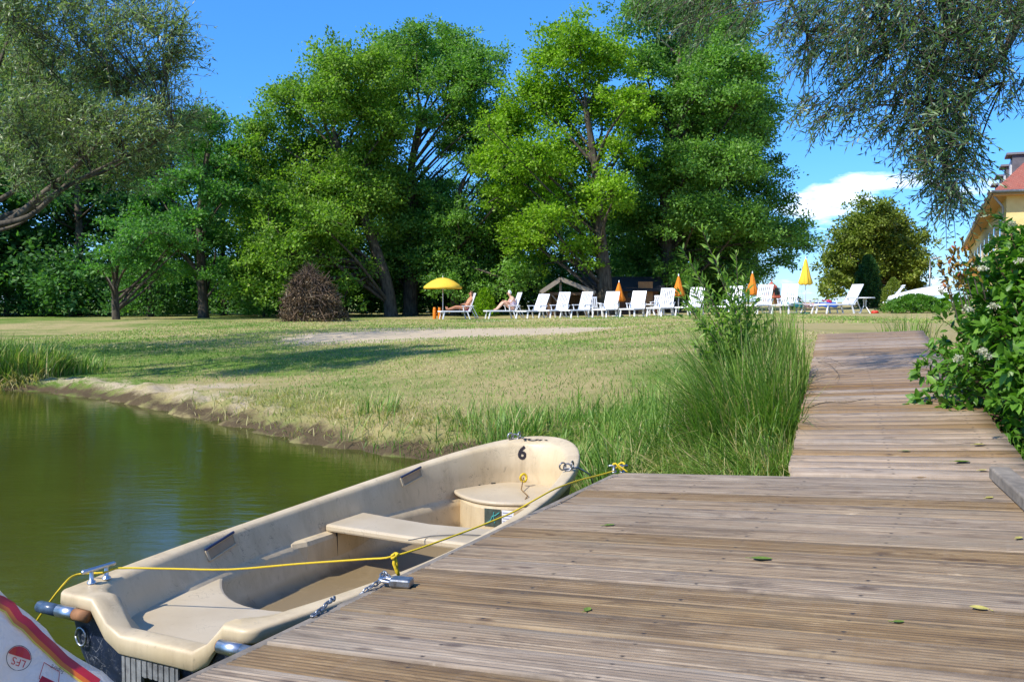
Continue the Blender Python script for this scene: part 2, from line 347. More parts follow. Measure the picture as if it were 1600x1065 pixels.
for i in range(5):
    for j in range(3): b = len(wm.v); wm.add([(wx[i], wy[j], 0), (wx[i+1], wy[j], 0), (wx[i+1], wy[j+1], 0), (wx[i], wy[j+1], 0)], [(0, 1, 2, 3)])
tag(wm.build('water', water_mat()), kind='structure')
# ------------------------------------------------------------------ dock, gangway
def wood_mat(name, ca, cb, cc, grey, ribs=True):
    n = NT(name); bc = n.attr('bc').outputs['Vector']; sp = n.N('ShaderNodeSeparateXYZ'); n.set(sp.inputs[0], bc); u, w, k = sp.outputs
    kk = n.math('MULTIPLY', k, 7.31)
    def cv(su, sw, ex=0.):
        c = n.N('ShaderNodeCombineXYZ'); n.set(c.inputs[0], n.math('ADD', n.math('MULTIPLY', u, su), n.math('MULTIPLY', kk, 3.1))); n.set(c.inputs[1], n.math('MULTIPLY', w, sw)); n.set(c.inputs[2], n.math('ADD', kk, ex)); return c.outputs[0]
    dist = n.noise(1., cv(1.4, 5.), 3, .5)
    grain = n.noise(1., cv(1.6, 95.), 6, .7, .6); streak = n.noise(1., cv(1.1, 17., 3.), 7, .7, 1.2); blot = n.noise(1., cv(2.2, 7., 9.), 5, .65, .5)
    wn = n.N('ShaderNodeTexWhiteNoise', noise_dimensions='1D'); n.set(wn.inputs['W'], k); br = wn.outputs['Value']
    f = n.math('ADD', n.math('MULTIPLY', grain, .36), n.math('MULTIPLY', streak, .64))
    c = n.ramp(f, [(.33, ca), (.5, cb), (.66, cc)])
    c = n.mix(n.ramp(blot, [(.5, (0, 0, 0)), (.72, (.75, .75, .75))]), c, grey)
    c = n.mix(n.ramp(n.noise(1., cv(3.2, 11., 21.), 5, .7, 1.), [(.56, (0, 0, 0)), (.70, (.8, .8, .8))]), c, (.085, .055, .032))
    c = n.mix(n.ramp(n.noise(1., cv(2.6, 30., 41.), 6, .75, 1.5), [(.60, (0, 0, 0)), (.70, (.5, .5, .5))]), c, (.46, .35, .22))
    c = n.mix(n.ramp(n.noise(1., cv(1.1, 16., 31.), 4, .7, .8), [(.58, (0, 0, 0)), (.75, (.6, .6, .6))]), c, (.44, .30, .16))
    # knots
    vo = n.N('ShaderNodeTexVoronoi', Scale=1., Randomness=1.); n.set(vo.inputs['Vector'], cv(4.2, 9.5, 5.)); 
    kn = n.ramp(n.math('ADD', vo.outputs['Distance'], n.math('MULTIPLY', n.math('SUBTRACT', dist, .5), .3)), [(.06, (1, 1, 1)), (.17, (0, 0, 0))])
    c = n.mix(n.math('MULTIPLY', kn, .8), c, (.085, .05, .028))
    hs = n.N('ShaderNodeHueSaturation'); n.set(hs.inputs['Color'], c); n.set(hs.inputs['Value'], n.math('ADD', n.math('MULTIPLY', br, .42), .79)); n.set(hs.inputs['Saturation'], n.math('ADD', n.math('MULTIPLY', wn.outputs['Value'], -.5), 1.2))
    c = hs.outputs[0]; 
    fu = n.math('ABSOLUTE', n.math('SUBTRACT', n.math('FRACT', n.math('DIVIDE', n.math('ADD', u, .25), .5)), .5)); fwd_ = n.math('ABSOLUTE', n.math('SUBTRACT', n.math('ABSOLUTE', n.math('SUBTRACT', w, .083)), .048))
    dd_ = n.math('SQRT', n.math('ADD', n.math('POWER', n.math('MULTIPLY', fu, .5), 2.), n.math('POWER', fwd_, 2.)))
    c = n.mix(n.ramp(dd_, [(.0055, (1, 1, 1)), (.0085, (0, 0, 0))]), c, (.035, .03, .028))
    c = n.mix(n.ramp(n.noise(2.1, n.coord(), 6, .7), [(.5, (0, 0, 0)), (.8, (.5, .5, .5))]), c, (.12, .09, .06))
    h = n.math('ADD', n.math('MULTIPLY', grain, .6), n.math('MULTIPLY', streak, .7))
    return n.bsdf(c, n.math('ADD', n.math('MULTIPLY', streak, .3), .48), .35, bump=h, bs=.75, bd=.006)
def boards(name, quads, m, parent, ribs=8, thick=.035, rib=.0026, gap=.011, ends=None, segs=14):
    """quads: list of (nearL, nearR, farR, farL) corner arrays of each board's top; cross profile with ribs"""
    V = []; Qd = []; bc = []
    for k, (a, b, c, d) in enumerate(quads):
        a, b, c, d = [np.array(p, float) for p in (a, b, c, d)]; nrmv = nrm(np.cross(b-a, d-a)); wd = np.linalg.norm(d-a)
        g = gap/wd*.5*random.uniform(.7, 1.6); prof = [(g, -thick), (g, -.004), (g+.02, 0)]
        if ribs:
            for r in range(ribs):
                t0 = g+.02+(1-2*g-.04)*r/ribs; dt = (1-2*g-.04)/ribs
                prof += [(t0+dt*.12, 0), (t0+dt*.58, 0), (t0+dt*.70, -rib), (t0+dt*.92, -rib)] if r < ribs-1 else [(t0+dt*.9, 0)]
        else: prof += [(.35, .001), (.65, .001), (1-g-.02, 0)]
        prof += [(1-g, -.004), (1-g, -thick)]
        np_ = len(prof); base = len(V); ph = random.uniform(0, 9); tilt = random.uniform(-.0015, .0015); off = random.uniform(-.001, .0015); e0 = random.uniform(-.004, .004)/np.linalg.norm(b-a)
        for s in range(segs+1):
            t = s/segs; t = t+e0 if s == 0 else t
            p0 = a+(b-a)*t; p1 = d+(c-d)*t; wob = .0016*math.sin(t*5+ph)+off
            for (q, h) in prof:
                V.append(p0+(p1-p0)*q+nrmv*(h+wob+tilt*(q-.5))); bc.append((np.linalg.norm(b-a)*t, q*wd, k+.5))
        for s in range(segs):
            for j in range(np_-1): i = base+s*np_+j; Qd.append((i, i+np_, i+np_+1, i+1))
        # end caps (fan as quads between profile and bottom)
        for s in (0, segs):
            i0 = base+s*np_
            for j in range(1, np_-2):
                # quads from the bottom line
                bl = len(V); 
                for jj in (j, j+1):
                    q = prof[jj][0]; t = (0+e0 if s == 0 else 1); p0 = a+(b-a)*t; p1 = d+(c-d)*t; V.append(p0+(p1-p0)*q-nrmv*thick); bc.append((0, q*wd, k+.5))
                Qd.append((i0+j, i0+j+1, bl+1, bl) if s == 0 else (i0+j+1, i0+j, bl, bl+1))
    me = fast_mesh(V, Qd, None, None, {'bc': bc}); o = mobj(name, me, m, parent, False); return inv_parent(o)
WM1 = wood_mat('weathered_decking', (.07, .043, .020), (.21, .140, .076), (.36, .262, .152), (.205, .158, .103))
WM2 = wood_mat('walkway_boards', (.14, .082, .038), (.27, .175, .092), (.40, .285, .17), (.27, .20, .13))
WM3 = plain('grey_timber', (.20, .17, .135), .8, var=.35, sc=22, bump=.6, bd=.004)
FC = deckpt(970, 738); dirB = nrm(BV-NV*(BV@NV)); NEAR = deckpt(290, 1065); dirE = nrm(NEAR-FC)   # toward the camera
crs = dirE-dirB*(dirE@dirB); wperp = np.linalg.norm(crs)    # sin of the angle between edge and boards
dock = empty('dock', tuple(FC), label='weathered ribbed wooden boat dock in the foreground beside the moored boat', cat='dock')
pit = .1665/wperp; qs = []
for k in range(40):
    a = FC+dirE*pit*(k+1); d = FC+dirE*pit*k; ln = 4.8
    qs.append((a, a+dirB*ln, d+dirB*ln, d))
boards('deck_boards', qs, WM1, dock)
mb = MB(); Lk = 40*pit
o1 = -NV*.030
for (off, wd, hh, lab) in ((-.026, .045, .07, 0),):
    nE = nrm(np.cross(NV, dirE)); nE = nE if nE@dirB < 0 else -nE      # outward, to the water
    p0 = FC+nE*.026-NV*.045+dirE*-.0; mb.bar(p0, p0+dirE*Lk, .042, .075)
mb.build('edge_trim', WM3, dock, bevel=.004, world=True)
mb = MB()
for j in range(1, 6): p0 = FC+dirB*(.5*j)-NV*.12+dirE*.1; mb.bar(p0, p0+dirE*(Lk-.2), .08, .14)
mb.bar(FC-NV*.115+nE*-.06+dirE*.04, FC-NV*.115+nE*-.06+dirE*Lk, .08, .13)
mb.build('joist', WM3, dock, world=True)
for (a, b) in ((.3, .1), (.3, 2.6), (3.8, .1), (3.8, 2.6), (3.9, 4.4)):
    p = FC+dirE*a+dirB*b; MB().tube([(p[0], p[1], -.7), (p[0], p[1], p[2]-.05)], .07, 10).build('pile', WM3, dock, smooth=True, world=True)
# kerb timber at the back right corner
k0 = deckpt(1562, 748)+NV*.03; k1 = deckpt(1665, 842)+NV*.03
MB().bar(k0, k1, .09, .058).build('kerb_timber', WM3, dock, bevel=.008, world=True)
# gangway
A0 = deckpt(1232, 740); A0 = A0+NV*.002; B0 = deckpt(1612, 722); B0 = A0+dirB*(np.dot(B0-A0, dirB)); A1 = aty(1278, 521.5, 11.8); B1 = aty(1441, 516, 12.0)
A0 = A0-dirE*0.004
gw = empty('gangway', tuple(A0), label='wooden plank walkway leading up from the dock to the lawn', cat='walkway')
ng = 50; qs = []
for k in range(ng):
    t0 = k/ng; t1 = (k+1)/ng; L = lambda p, q, t: p+(q-p)*t
    j0 = random.uniform(-.006, .01); j1 = random.uniform(-.006, .01)
    qs.append((L(A0, A1, t0)-dirB*j0, L(B0, B1, t0)+dirB*j1, L(B0, B1, t1)+dirB*j1, L(A0, A1, t1)-dirB*j0))
boards('walkway_boards', qs, WM2, gw, ribs=0, gap=.009, segs=10)
mb = MB()
for q in (.04, .5, .96): p0 = A0+(B0-A0)*q; p1 = A1+(B1-A1)*q; mb.bar(p0-NV*.11+(p1-p0)*.01, p1-NV*.11, .07, .14)
mb.build('stringer', WM3, gw, world=True)
# ------------------------------------------------------------------ rowing boat
e2 = np.array([.4595, .8882]); n2 = np.array([-.8882, .4595]); O2 = np.array([-.845, 2.445])
def bw(s, t, z): p = O2+e2*s+n2*t; return np.array([p[0], p[1], z])
CC = .87; NP = 30
def ring(sst, wst, rc, wm, stip, ex=2.2):
    """half outline from mid stern to bow tip -> list of (s, half width)"""
    P = []
    for k in range(7): P.append((sst, (wst-rc)*k/6))
    for k in range(1, 7): a = k/6*math.pi/2; P.append((sst+rc-rc*math.cos(a), wst-rc+rc*math.sin(a)))
    for k in range(1, 11):
        u = k/11; s = sst+rc+(2.0-sst-rc)*u; P.append((s, wst+(wm-wst)*(1-(1-u)**2)))
    for k in range(0, 24):
        th = k/23*math.pi/2; P.append((2+(stip-2)*math.sin(th)**(2/ex), wm*max(math.cos(th), 0)**(2/ex)))
    return P
def full(P): return [(s, CC+w) for s, w in P]+[(s, CC-w) for s, w in P[-2:0:-1]]
def zg(s, t):
    u = max(0, (s-.63)/3.42); z = .385+.205*u**2.6
    if s < 1.05:
        q = min(1, max(0, (abs(t-CC+.035)-.225)/.075)); q = q*q*(3-2*q); f = min(1, max(0, (s-.80)/.15)); z = z-(.115)*(1-q)*(1-f)
    return z
RG = {}
def addring(key, P, zf): RG[key] = [bw(s, t, zf(s, t)) for s, t in full(P)]
OUT = (.655, .495, .06, .62, 4.05)
def off(d, rc=None, ds=0, bt=1.3): return ring(OUT[0]+d+ds, OUT[1]-d, (rc if rc is not None else max(.03, OUT[2]-d*.3)), OUT[3]-d, OUT[4]-d*bt)
boat = empty('rowing_boat', tuple(bw(2, CC, 0)), label='cream and navy rowing boat numbered 6 moored alongside the dock', cat='boat')
# hull
addring(0, ring(.78, .25, .1, .30, 3.2), lambda s, t: -.15); addring(1, ring(.725, .41, .1, .50, 3.62), lambda s, t: -.02)
addring(2, ring(.69, .455, .08, .57, 3.86), lambda s, t: .15); lipd = lambda s, t: .045+(.022 if s < 1.0 and abs(t-CC+.035) < .32 else 0)
addring(3, ring(.672, .478, .06, .60, 4.0), lambda s, t: zg(s, t)-lipd(s, t))
hull_m = NT('navy_gelcoat'); v = hull_m.coord(); sc_ = hull_m.noise(30, hull_m.coord((1, 1, .35)), 9, .8, 1.5); sp_ = hull_m.noise(7, v, 8, .75)
cm = hull_m.mix(hull_m.ramp(sp_, [(.35, (0, 0, 0)), (.65, (1, 1, 1))]), (.005, .008, .016), (.014, .024, .055))
cm = hull_m.mix(hull_m.ramp(sc_, [(.64, (0, 0, 0)), (.70, (.8, .8, .8))]), cm, (.28, .29, .32))
cm = hull_m.mix(hull_m.math('MULTIPLY', scratches(hull_m, 9., .009, 0, (1, 1, .6), .52), .6), cm, (.36, .36, .38)); cm = hull_m.mix(hull_m.math('MULTIPLY', scratches(hull_m, 25., .012, 0, (1, 1, 1), .56), .6), cm, (.34, .34, .36))
hull_m = hull_m.bsdf(cm, .42, .5, bump=sc_, bs=.2, bd=.003)
cn = NT('cream_gelcoat'); v = cn.coord(); g1 = cn.noise(2.6, v, 5, .6); g2 = cn.noise(26, cn.coord((1, 1, .4)), 8, .75, .8); g3 = cn.noise(7, cn.coord((1, 1, .22)), 6, .7)
c = cn.ramp(g1, [(.3, (.50, .385, .225)), (.7, (.59, .475, .305))]); c = cn.mix(cn.ramp(g3, [(.48, (0, 0, 0)), (.8, (.6, .6, .6))]), c, (.27, .19, .105))
c = cn.mix(cn.ramp(g2, [(.60, (0, 0, 0)), (.72, (.8, .8, .8))]), c, (.16, .13, .09))
c = cn.mix(cn.math('MULTIPLY', scratches(cn, 7., .006, 0, (1, 1, 1), .56), .75), c, (.10, .075, .05))
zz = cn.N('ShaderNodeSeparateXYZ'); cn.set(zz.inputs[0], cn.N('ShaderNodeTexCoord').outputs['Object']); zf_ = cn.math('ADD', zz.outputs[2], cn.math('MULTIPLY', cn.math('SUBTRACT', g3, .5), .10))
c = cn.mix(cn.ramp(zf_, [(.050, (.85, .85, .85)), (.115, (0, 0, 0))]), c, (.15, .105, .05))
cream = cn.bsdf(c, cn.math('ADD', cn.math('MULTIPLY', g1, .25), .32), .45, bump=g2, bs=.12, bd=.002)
cl_ = NT('cream_lid'); g1 = cl_.noise(3, None, 5, .6); g2 = cl_.noise(30, None, 8, .75, .5)
c = cl_.ramp(g1, [(.3, (.42, .335, .215)), (.7, (.50, .415, .29))]); c = cl_.mix(cl_.ramp(g2, [(.59, (0, 0, 0)), (.75, (.7, .7, .7))]), c, (.22, .18, .13))
c = cl_.mix(cl_.math('MULTIPLY', scratches(cl_, 6., .005, 0, (1, 1, 1), .56), .8), c, (.09, .07, .05))
cream2 = cl_.bsdf(c, .4, .45, bump=g2, bs=.1, bd=.002)
MB().loft([RG[i] for i in range(4)], capa=True).build('hull', hull_m, boat, smooth=True, world=True)
# cream liner: outer skirt, rim, inner walls, floor
R = []
def add(P, zf): R.append([bw(s, t, zf(s, t)) for s, t in full(P)])
add(off(.004), lambda s, t: zg(s, t)-lipd(s, t)-.008); add(off(-.008), lambda s, t: zg(s, t)-lipd(s, t)+.002); add(off(-.006), lambda s, t: zg(s, t)-.014); add(off(-.005), lambda s, t: zg(s, t)-.008)
add(off(-.001), lambda s, t: zg(s, t)-.002); add(off(.006), lambda s, t: zg(s, t)+.0005); add(off(.018), lambda s, t: zg(s, t)+.001); add(off(.045, .10, .03, 2.6), lambda s, t: zg(s, t))
add(off(.056, .16, .035, 2.6), lambda s, t: zg(s, t)-.006); add(off(.064, .17, .038, 2.5), lambda s, t: zg(s, t)-.022)
add(off(.085, .17, .04, 2.2), lambda s, t: .5*zg(s, t)+.11 if s > 1.2 else min(zg(s, t)-.03, .29))
add(off(.112, .17, .05), lambda s, t: .258 if s > 1.2 else .225); add(off(.118, .17, .05), lambda s, t: .245 if s > 1.2 else .22)
add(off(.142, .16, .06), lambda s, t: .232 if s > 1.2 else .21); add(off(.150, .16, .06), lambda s, t: .20)
add(off(.175, .15, .08), lambda s, t: .09); add(off(.20, .15, .1), lambda s, t: .058); add(off(.25, .12, .12), lambda s, t: .045)
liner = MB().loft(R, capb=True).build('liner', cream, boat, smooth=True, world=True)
# stern seat
def inner_w(s, d):   # half width of the liner at station s for offset d
    P = off(d, .17, .04); return float(np.interp(s, [p[0] for p in P[12:]], [p[1] for p in P[12:]]))
def seat(outline, z0, z1, name, m, bev=.014, parent=boat):
    pts = [bw(s, t, 0)[:2] for s, t in outline]; return MB().prism(pts, z0, z1).build(name, m, parent, bevel=bev, world=True)
fr = [(1.22+.30*(abs(q)**2.0), CC+q*.47) for q in np.linspace(1, -1, 15)]
seat([(.735, CC+.28), (.80, CC+.38), (.95, CC+.425)]+[(s, t if abs(t-CC) < .46 else t) for s, t in fr]+[(.95, CC-.425), (.80, CC-.38), (.735, CC-.28)][::1], .05, .232, 'stern_seat', cream2)
# side pods and thwart
for sd in (1, -1):
    ol = [(1.98+.06*0, CC+sd*.57), (2.02, CC+sd*.49), (2.10, CC+sd*.455), (2.62, CC+sd*.44), (2.72, CC+sd*.47), (2.78, CC+sd*.57)]
    seat(ol if sd > 0 else ol[::-1], .045, .262, 'side_pod', cream, .03)
th = seat([(2.30, CC+.50), (2.64, CC+.50), (2.60, CC+.25), (2.57, CC), (2.60, CC-.25), (2.66, CC-.50), (2.30, CC-.50), (2.28, CC)], .262, .302, 'thwart', cream2, .012)
MB().box(bw(2.34, CC+.452, .16), (.008, .008, .19), Matrix.Rotation(.06, 3, 'X')).build('pod_crack_line', plain('crack_dark', (.03, .022, .015), .7), boat, world=True)  # thin dark bar added to draw the crack line down the pod
# bow seat with lid
bo = []
for q in np.linspace(-1, 1, 17): bo.append((3.46-.27*math.cos(q*math.pi/2)**.8, CC-q*(inner_w(3.46, .118)-.004)))
bow_side = [(s, w) for s, w in off(.118, .17, .04) if s > 3.5]
tipo = [(s, CC-w) for s, w in bow_side]+[(s, CC+w) for s, w in bow_side[::-1]]
seat([(s, t) for s, t in bo]+tipo, .05, .275, 'bow_seat', cream, .012)
lid = [(3.45-.235*math.cos(q*math.pi/2)**.8, CC-q*.385) for q in np.linspace(-1, 1, 17)]+[(3.82, CC-.20), (3.86, CC+.02), (3.82, CC+.22)]
LID = seat(lid, .279, .303, 'hatch_lid', cream2, .010)
for t in (CC+.30, CC+.24): MB().box(bw(3.62+(.30-t+CC)*1.6, t, .306), (.03, .012, .006), Matrix.Rotation(.5, 3, 'Z')).build('hinge', plain('hinge_black', (.02, .02, .02), .5), LID if False else boat, world=True)
bpy.context.view_layer.update()
def bvh(o):
    me = o.data; M = o.matrix_world; return BVHTree.FromPolygons([M @ v.co for v in me.vertices], [tuple(p.vertices) for p in me.polygons])
LB = bvh(liner)
boat_bv = {}
def hit(B, px, py): h = B.ray_cast(Vector(CAM), Vector(ray(px, py))); return (h[0], h[1]) if h[0] else (None, None)
def decal(B, pts2, faces, name, m, parent, lift=.0015, thick=0):
    """flat print lying on a surface: 2-D points in photograph pixels, found on the real surface"""
    V = []
    for px, py in pts2:
        p, nn = hit(B, px, py)
        if p is None: return None
        if nn.dot(Vector(ray(px, py))) > 0: nn = -nn
        V.append(p+nn*lift)
    o = MB().add(V, faces).build(name, m, parent, world=True); return o
def frame_at(p, nn, up=Vector((0, 0, 1))):
    """matrix whose Z is the normal and Y the uphill direction"""
    z = nn.normalized(); x = up.cross(z).normalized(); y = z.cross(x); return Matrix((x, y, z)).transposed()
def flat_on(me, p, R, name, m, parent):
    o = mobj(name, me, m, parent, False); me.transform(Matrix.Translation(p) @ R.to_4x4()); return inv_parent(o)
ink = plain('black_ink', (.02, .012, .012), .5, var=.05); chrome = plain('chrome', (.55, .56, .58), .36, 1., var=.1, sc=60, bump=.05)
steel = plain('galvanised_steel', (.34, .35, .36), .38, .9, var=.25, sc=70, dirt=(.10, .07, .05)); rope_m = None
rp = NT('yellow_rope'); wv = rp.noise(260, rp.coord((1, 1, 1)), 3); rope_m = rp.bsdf(rp.mix(wv, (.42, .27, .01), (.85, .62, .03)), .6, .3, bump=wv, bs=.8, bd=.003)
p, nn = hit(LB, 816, 708)
flat_on(text_mesh('6', .12, 0, .004), p+nn*.003, frame_at(p, nn) @ Matrix.Rotation(-.05, 3, 'Z'), 'number', ink, boat)
pt, nt_ = hit(LB, 845, 674); pt = Vector(bw(3.955, CC+.06, 0)); pt.z = .577
flat_on(text_mesh('VOL', .10, 0, .004), pt+Vector((0, 0, .001)), Matrix.Rotation(math.radians(170), 3, 'Z'), 'lettering', ink, boat)
# grab recesses in the port wall
for (a, b) in (((324, 868), (366, 841)), ((628, 753), (658, 737))):
    p0, n0 = hit(LB, a[0], a[1]); p1, n1 = hit(LB, b[0], b[1]); d = (p1-p0); nn = (n0+n1).normalized(); nn = -nn if nn.dot(Vector(ray(*a))) > 0 else nn
    c0 = (p0+p1)/2; X = d.normalized(); Zn = (nn-X*nn.dot(X)).normalized(); Y = Zn.cross(X); Rm = Matrix((X, Y, Zn)).transposed(); ln = d.length; sgn = 1 if Y.z > 0 else -1
    g = MB(); w = .05
    for (cx, cy, dx, dy) in ((0, -w/2, ln, .008), (0, w/2, ln, .008), (-ln/2, 0, .008, w), (ln/2, 0, .008, w)): g.box(c0+Rm @ Vector((cx, cy*1., .003)), (dx+.008, dy, .010), Rm)
    go = g.build('grab_recess', cream2, boat, bevel=.003, world=True)
    MB().box(c0+Rm @ Vector((0, 0, .0005)), (ln-.008, w-.008, .004), Rm).build('recess_shade_panel', plain('recess_shade', (.32, .24, .15), .7), boat, world=True)  # flat panel, its darker colour stands for the shade inside the recess
    MB().box(c0+Rm @ Vector((0, sgn*(w/2+.006), .008)), (ln*1.05, .012, .012), Rm).build('blue_strip', plain('navy_plastic', (.02, .035, .09), .35), boat, bevel=.003, world=True)
# stickers on the bow seat front
bpy.context.view_layer.update(); BS = bvh([o for o in boat.children if o.name.startswith('bow_seat')][0])
def sticker(px, py, w, h, m, name, liftv=.003):
    p, nn = hit(BS, px, py)
    if p is None: return
    nn.z = 0; nn.normalize()
    if nn.dot(Vector(ray(px, py))) > 0: nn = -nn
    Rm = frame_at(p, nn); return MB().box(p+nn*liftv, (w, h, .002), Rm).build(name, m, boat, world=True), p, nn, Rm
q = sticker(770, 808, .105, .105, plain('sticker_dark', (.06, .075, .06), .4, var=.4, sc=40), 'sticker')
if q:
    _, p, nn, Rm = q; g = MB(); g.tube([p+nn*.006+Rm @ Vector((x, y, 0)) for x, y in ((-.04, -.035), (-.01, -.015), (.0, .01), (.02, .015), (.045, .035))], .0035, 5); g.tube([p+nn*.006+Rm @ Vector((x, y, 0)) for x, y in ((.01, .035), (.005, .01), (.015, -.03))], .003, 5); g.build('map_mark', plain('teal_ink', (.05, .30, .28), .5), boat, world=True)
    cc = p; g = MB()
    for k in range(5): g.box(cc+nn*.0045+Rm @ Vector((.095, .035-.017*k, 0)), (.06, .005, .001), Rm)
    g.build('small_print', plain('grey_ink', (.22, .22, .33), .6), boat, world=True)
    MB().box(cc+nn*.003+Rm @ Vector((.097, 0, 0)), (.075, .10, .002), Rm).build('sticker', plain('sticker_white', (.62, .62, .60), .5), boat, world=True)
q = sticker(717, 782, .06, .045, cream2, 'latch_plate')
# stern cleat
cp = Vector(bw(.82, CC+.455, .0)); cp.z = .388
def cleat(c, ax, L, name, parent, m, h=.045, r=.008):
    ax = Vector(ax).normalized(); g = MB()
    for s in (-.22, .22): g.lathe([(.018, 0), (.016, .006), (.009, .012), (.008, h)], tuple(c+ax*L*s), 10)
    g.tube([c+ax*L*-.5+Vector((0, 0, h-.002)), c+ax*L*-.46+Vector((0, 0, h)), c+ax*L*.46+Vector((0, 0, h)), c+ax*L*.5+Vector((0, 0, h-.002))], [r*.5, r, r, r*.5], 8)
    return g.build(name, m, parent, smooth=True, world=True)
ecd = Vector((e2[0], e2[1], 0)); cleat(cp, ecd, .16, 'cleat', boat, chrome, .052, .009)
# fender tubes on the transom corners
for sd, ts in ((1, (CC+.56, CC+.45, CC+.36, CC+.29)), (-1, (CC-.60, CC-.47, CC-.37, CC-.365))):
    zz = .322; P = [Vector(bw(.632, t, zz)) for t in ts]
    f = MB().tube([P[0]+(P[0]-P[1])*.05, P[0], P[1]], [.014, .023, .023], 14).build('stern_fender', plain('navy_tube', (.05, .08, .13), .25, var=.4, sc=40), boat, smooth=True, world=True)
    MB().tube([P[1], P[2]], .0245, 14).build('fender_sleeve', chrome, boat, smooth=True, world=True)
    MB().tube([P[2], P[3]], .022, 14).build('fender_cork', plain('orange_brown', (.26, .12, .05), .8, var=.35), boat, smooth=True, world=True)
# ribbed aluminium motor pad
g = MB(); th0 = .617
for k in range(20):
    u0 = (k+.5)/20; t = CC+.14-.28*u0; lo = .035 if not .36 < u0 < .64 else .125
    g.box(bw(.664, t, (lo+.2)/2), (.008 if k % 2 else .016, .0145, .185-lo), Matrix.Rotation(math.atan2(e2[1], e2[0]), 3, 'Z'))
g.build('motor_pad', plain('ribbed_aluminium', (.36, .35, .33), .5, .6, var=.3, dirt=(.05, .04, .04)), boat, world=True)
g = MB(); pc = Vector(bw(.672, CC+.38, .22))
g.tube([pc+Vector((n2[0]*.028*math.cos(a), n2[1]*.028*math.cos(a), .035*math.sin(a))) for a in np.linspace(0, 2*math.pi, 15)], .005, 6)
g.build('tow_ring', steel, boat, smooth=True, world=True)
# bow fittings: eye, string, shackle
bx = Vector(bw(3.72, CC+.02, .34)); g = MB()
g.tube([bx+Vector((.02*math.cos(a), .01*math.sin(a*2), .025*math.sin(a)+.02)) for a in np.linspace(0, 9, 16)], .008, 6)
g.build('rope_knot', rope_m, boat, smooth=True, world=True)
g = MB(); g.tube([bx+Vector((0, 0, .02)), Vector(bw(3.55, CC-.05, .32)), Vector(bw(3.42, CC-.16, .315)), Vector(bw(3.36, CC-.17, .30)), Vector(bw(3.30, CC-.15, .285))], .004, 5)
g.build('hatch_cord', plain('brown_cord', (.22, .13, .05), .8), boat, smooth=True, world=True)
def shackle(c, name, parent, s=1.):
    g = MB()
    for (ax, dz, rot) in ((0, 0, 0), (.03, .012, 1.2), (-.028, .008, .5)):
        cc = c+Vector((ax*s, ax*.4*s, dz*s)); g.tube([cc+Vector((.022*s*math.cos(a)*math.cos(rot), .022*s*math.cos(a)*math.sin(rot), .022*s*math.sin(a)+.02*s)) for a in np.linspace(0, 2*math.pi, 11)], .005*s, 6)
    return g.build(name, steel, parent, smooth=True, world=True)
shackle(Vector(bw(3.35, CC-.455, .503)), 'bow_shackle', boat); shackle(Vector(bw(3.93, CC+.19, .565)), 'bow_shackle', boat, 1.)
g = MB(); g.tube([Vector(bw(3.36, CC-.44, .51)), Vector(bw(3.42, CC-.49, .515)), Vector(bw(3.48, CC-.54, .47)), Vector(bw(3.52, CC-.56, .38))], .005, 5); g.build('bow_chain', steel, boat, smooth=True, world=True)
MB().tube([Vector(bw(2.2, CC-.10, .306)), Vector(bw(2.32, CC-.16, .309)), Vector(bw(2.42, CC-.28, .309)), Vector(bw(2.46, CC-.45, .31))], .003, 5).build('bench_cord', plain('grey_cord', (.12, .12, .12), .7), boat, smooth=True, world=True)
# rope from the bag corner over the stern cleat, along the boat to the dock cleat
hl = Vector(bw(.70, CC+.50, .39))
RP = [Vector(atz(45, 990, .12)), Vector(atz(62, 962, .24)), Vector(atz(97, 915, .385)), Vector(atz(120, 897, .40)), Vector(bw(.84, CC+.455, .415)), Vector(atz(185, 887, .42)), Vector(atz(270, 888, .425)), Vector(atz(360, 889, .43)), Vector(atz(470, 880, .45)),
      Vector(atz(570, 873, .47)), Vector(atz(617, 868, .49)), Vector(atz(700, 840, .52)), Vector(atz(790, 805, .55)), Vector(atz(838, 779, .60)), Vector(atz(868, 763, .615)), Vector(atz(905, 750, .60)), Vector(atz(940, 741, .585)), Vector(atz(960, 735, .59))]
def smoothp(P, k=4):
    out = []; n = len(P)
    for i in range(n-1):
        p0, p1, p2, p3 = P[max(i-1, 0)], P[i], P[i+1], P[min(i+2, n-1)]
        for j in range(k): t = j/k; out.append(.5*((2*p1)+(-p0+p2)*t+(2*p0-5*p1+4*p2-p3)*t*t+(-p0+3*p1-3*p2+p3)*t**3))
    return out+[P[-1]]
rope = MB().tube(smoothp(RP), .0040, 7).build('mooring_rope', rope_m, None, smooth=True); tag(rope, 'yellow mooring rope stretched from the boat stern to the dock cleat', 'rope')
kn = Vector(atz(617, 868, .49)); g = MB()
g.tube([kn+Vector((.012*math.cos(a)+.0, .01*math.sin(a), .008*math.sin(a*1.3))) for a in np.linspace(0, 11, 22)], .006, 6)
g.tube([kn, kn+Vector((-.004, 0, -.03)), kn+Vector((.008, 0, -.06)), kn+Vector((.016, .004, -.085))], [.006, .008, .009, .007], 6); g.tube([kn, kn+Vector((.008, .003, -.035)), kn+Vector((.004, .005, -.07))], .006, 6)
inv = g.build('rope_knot', rope_m, rope, smooth=True)
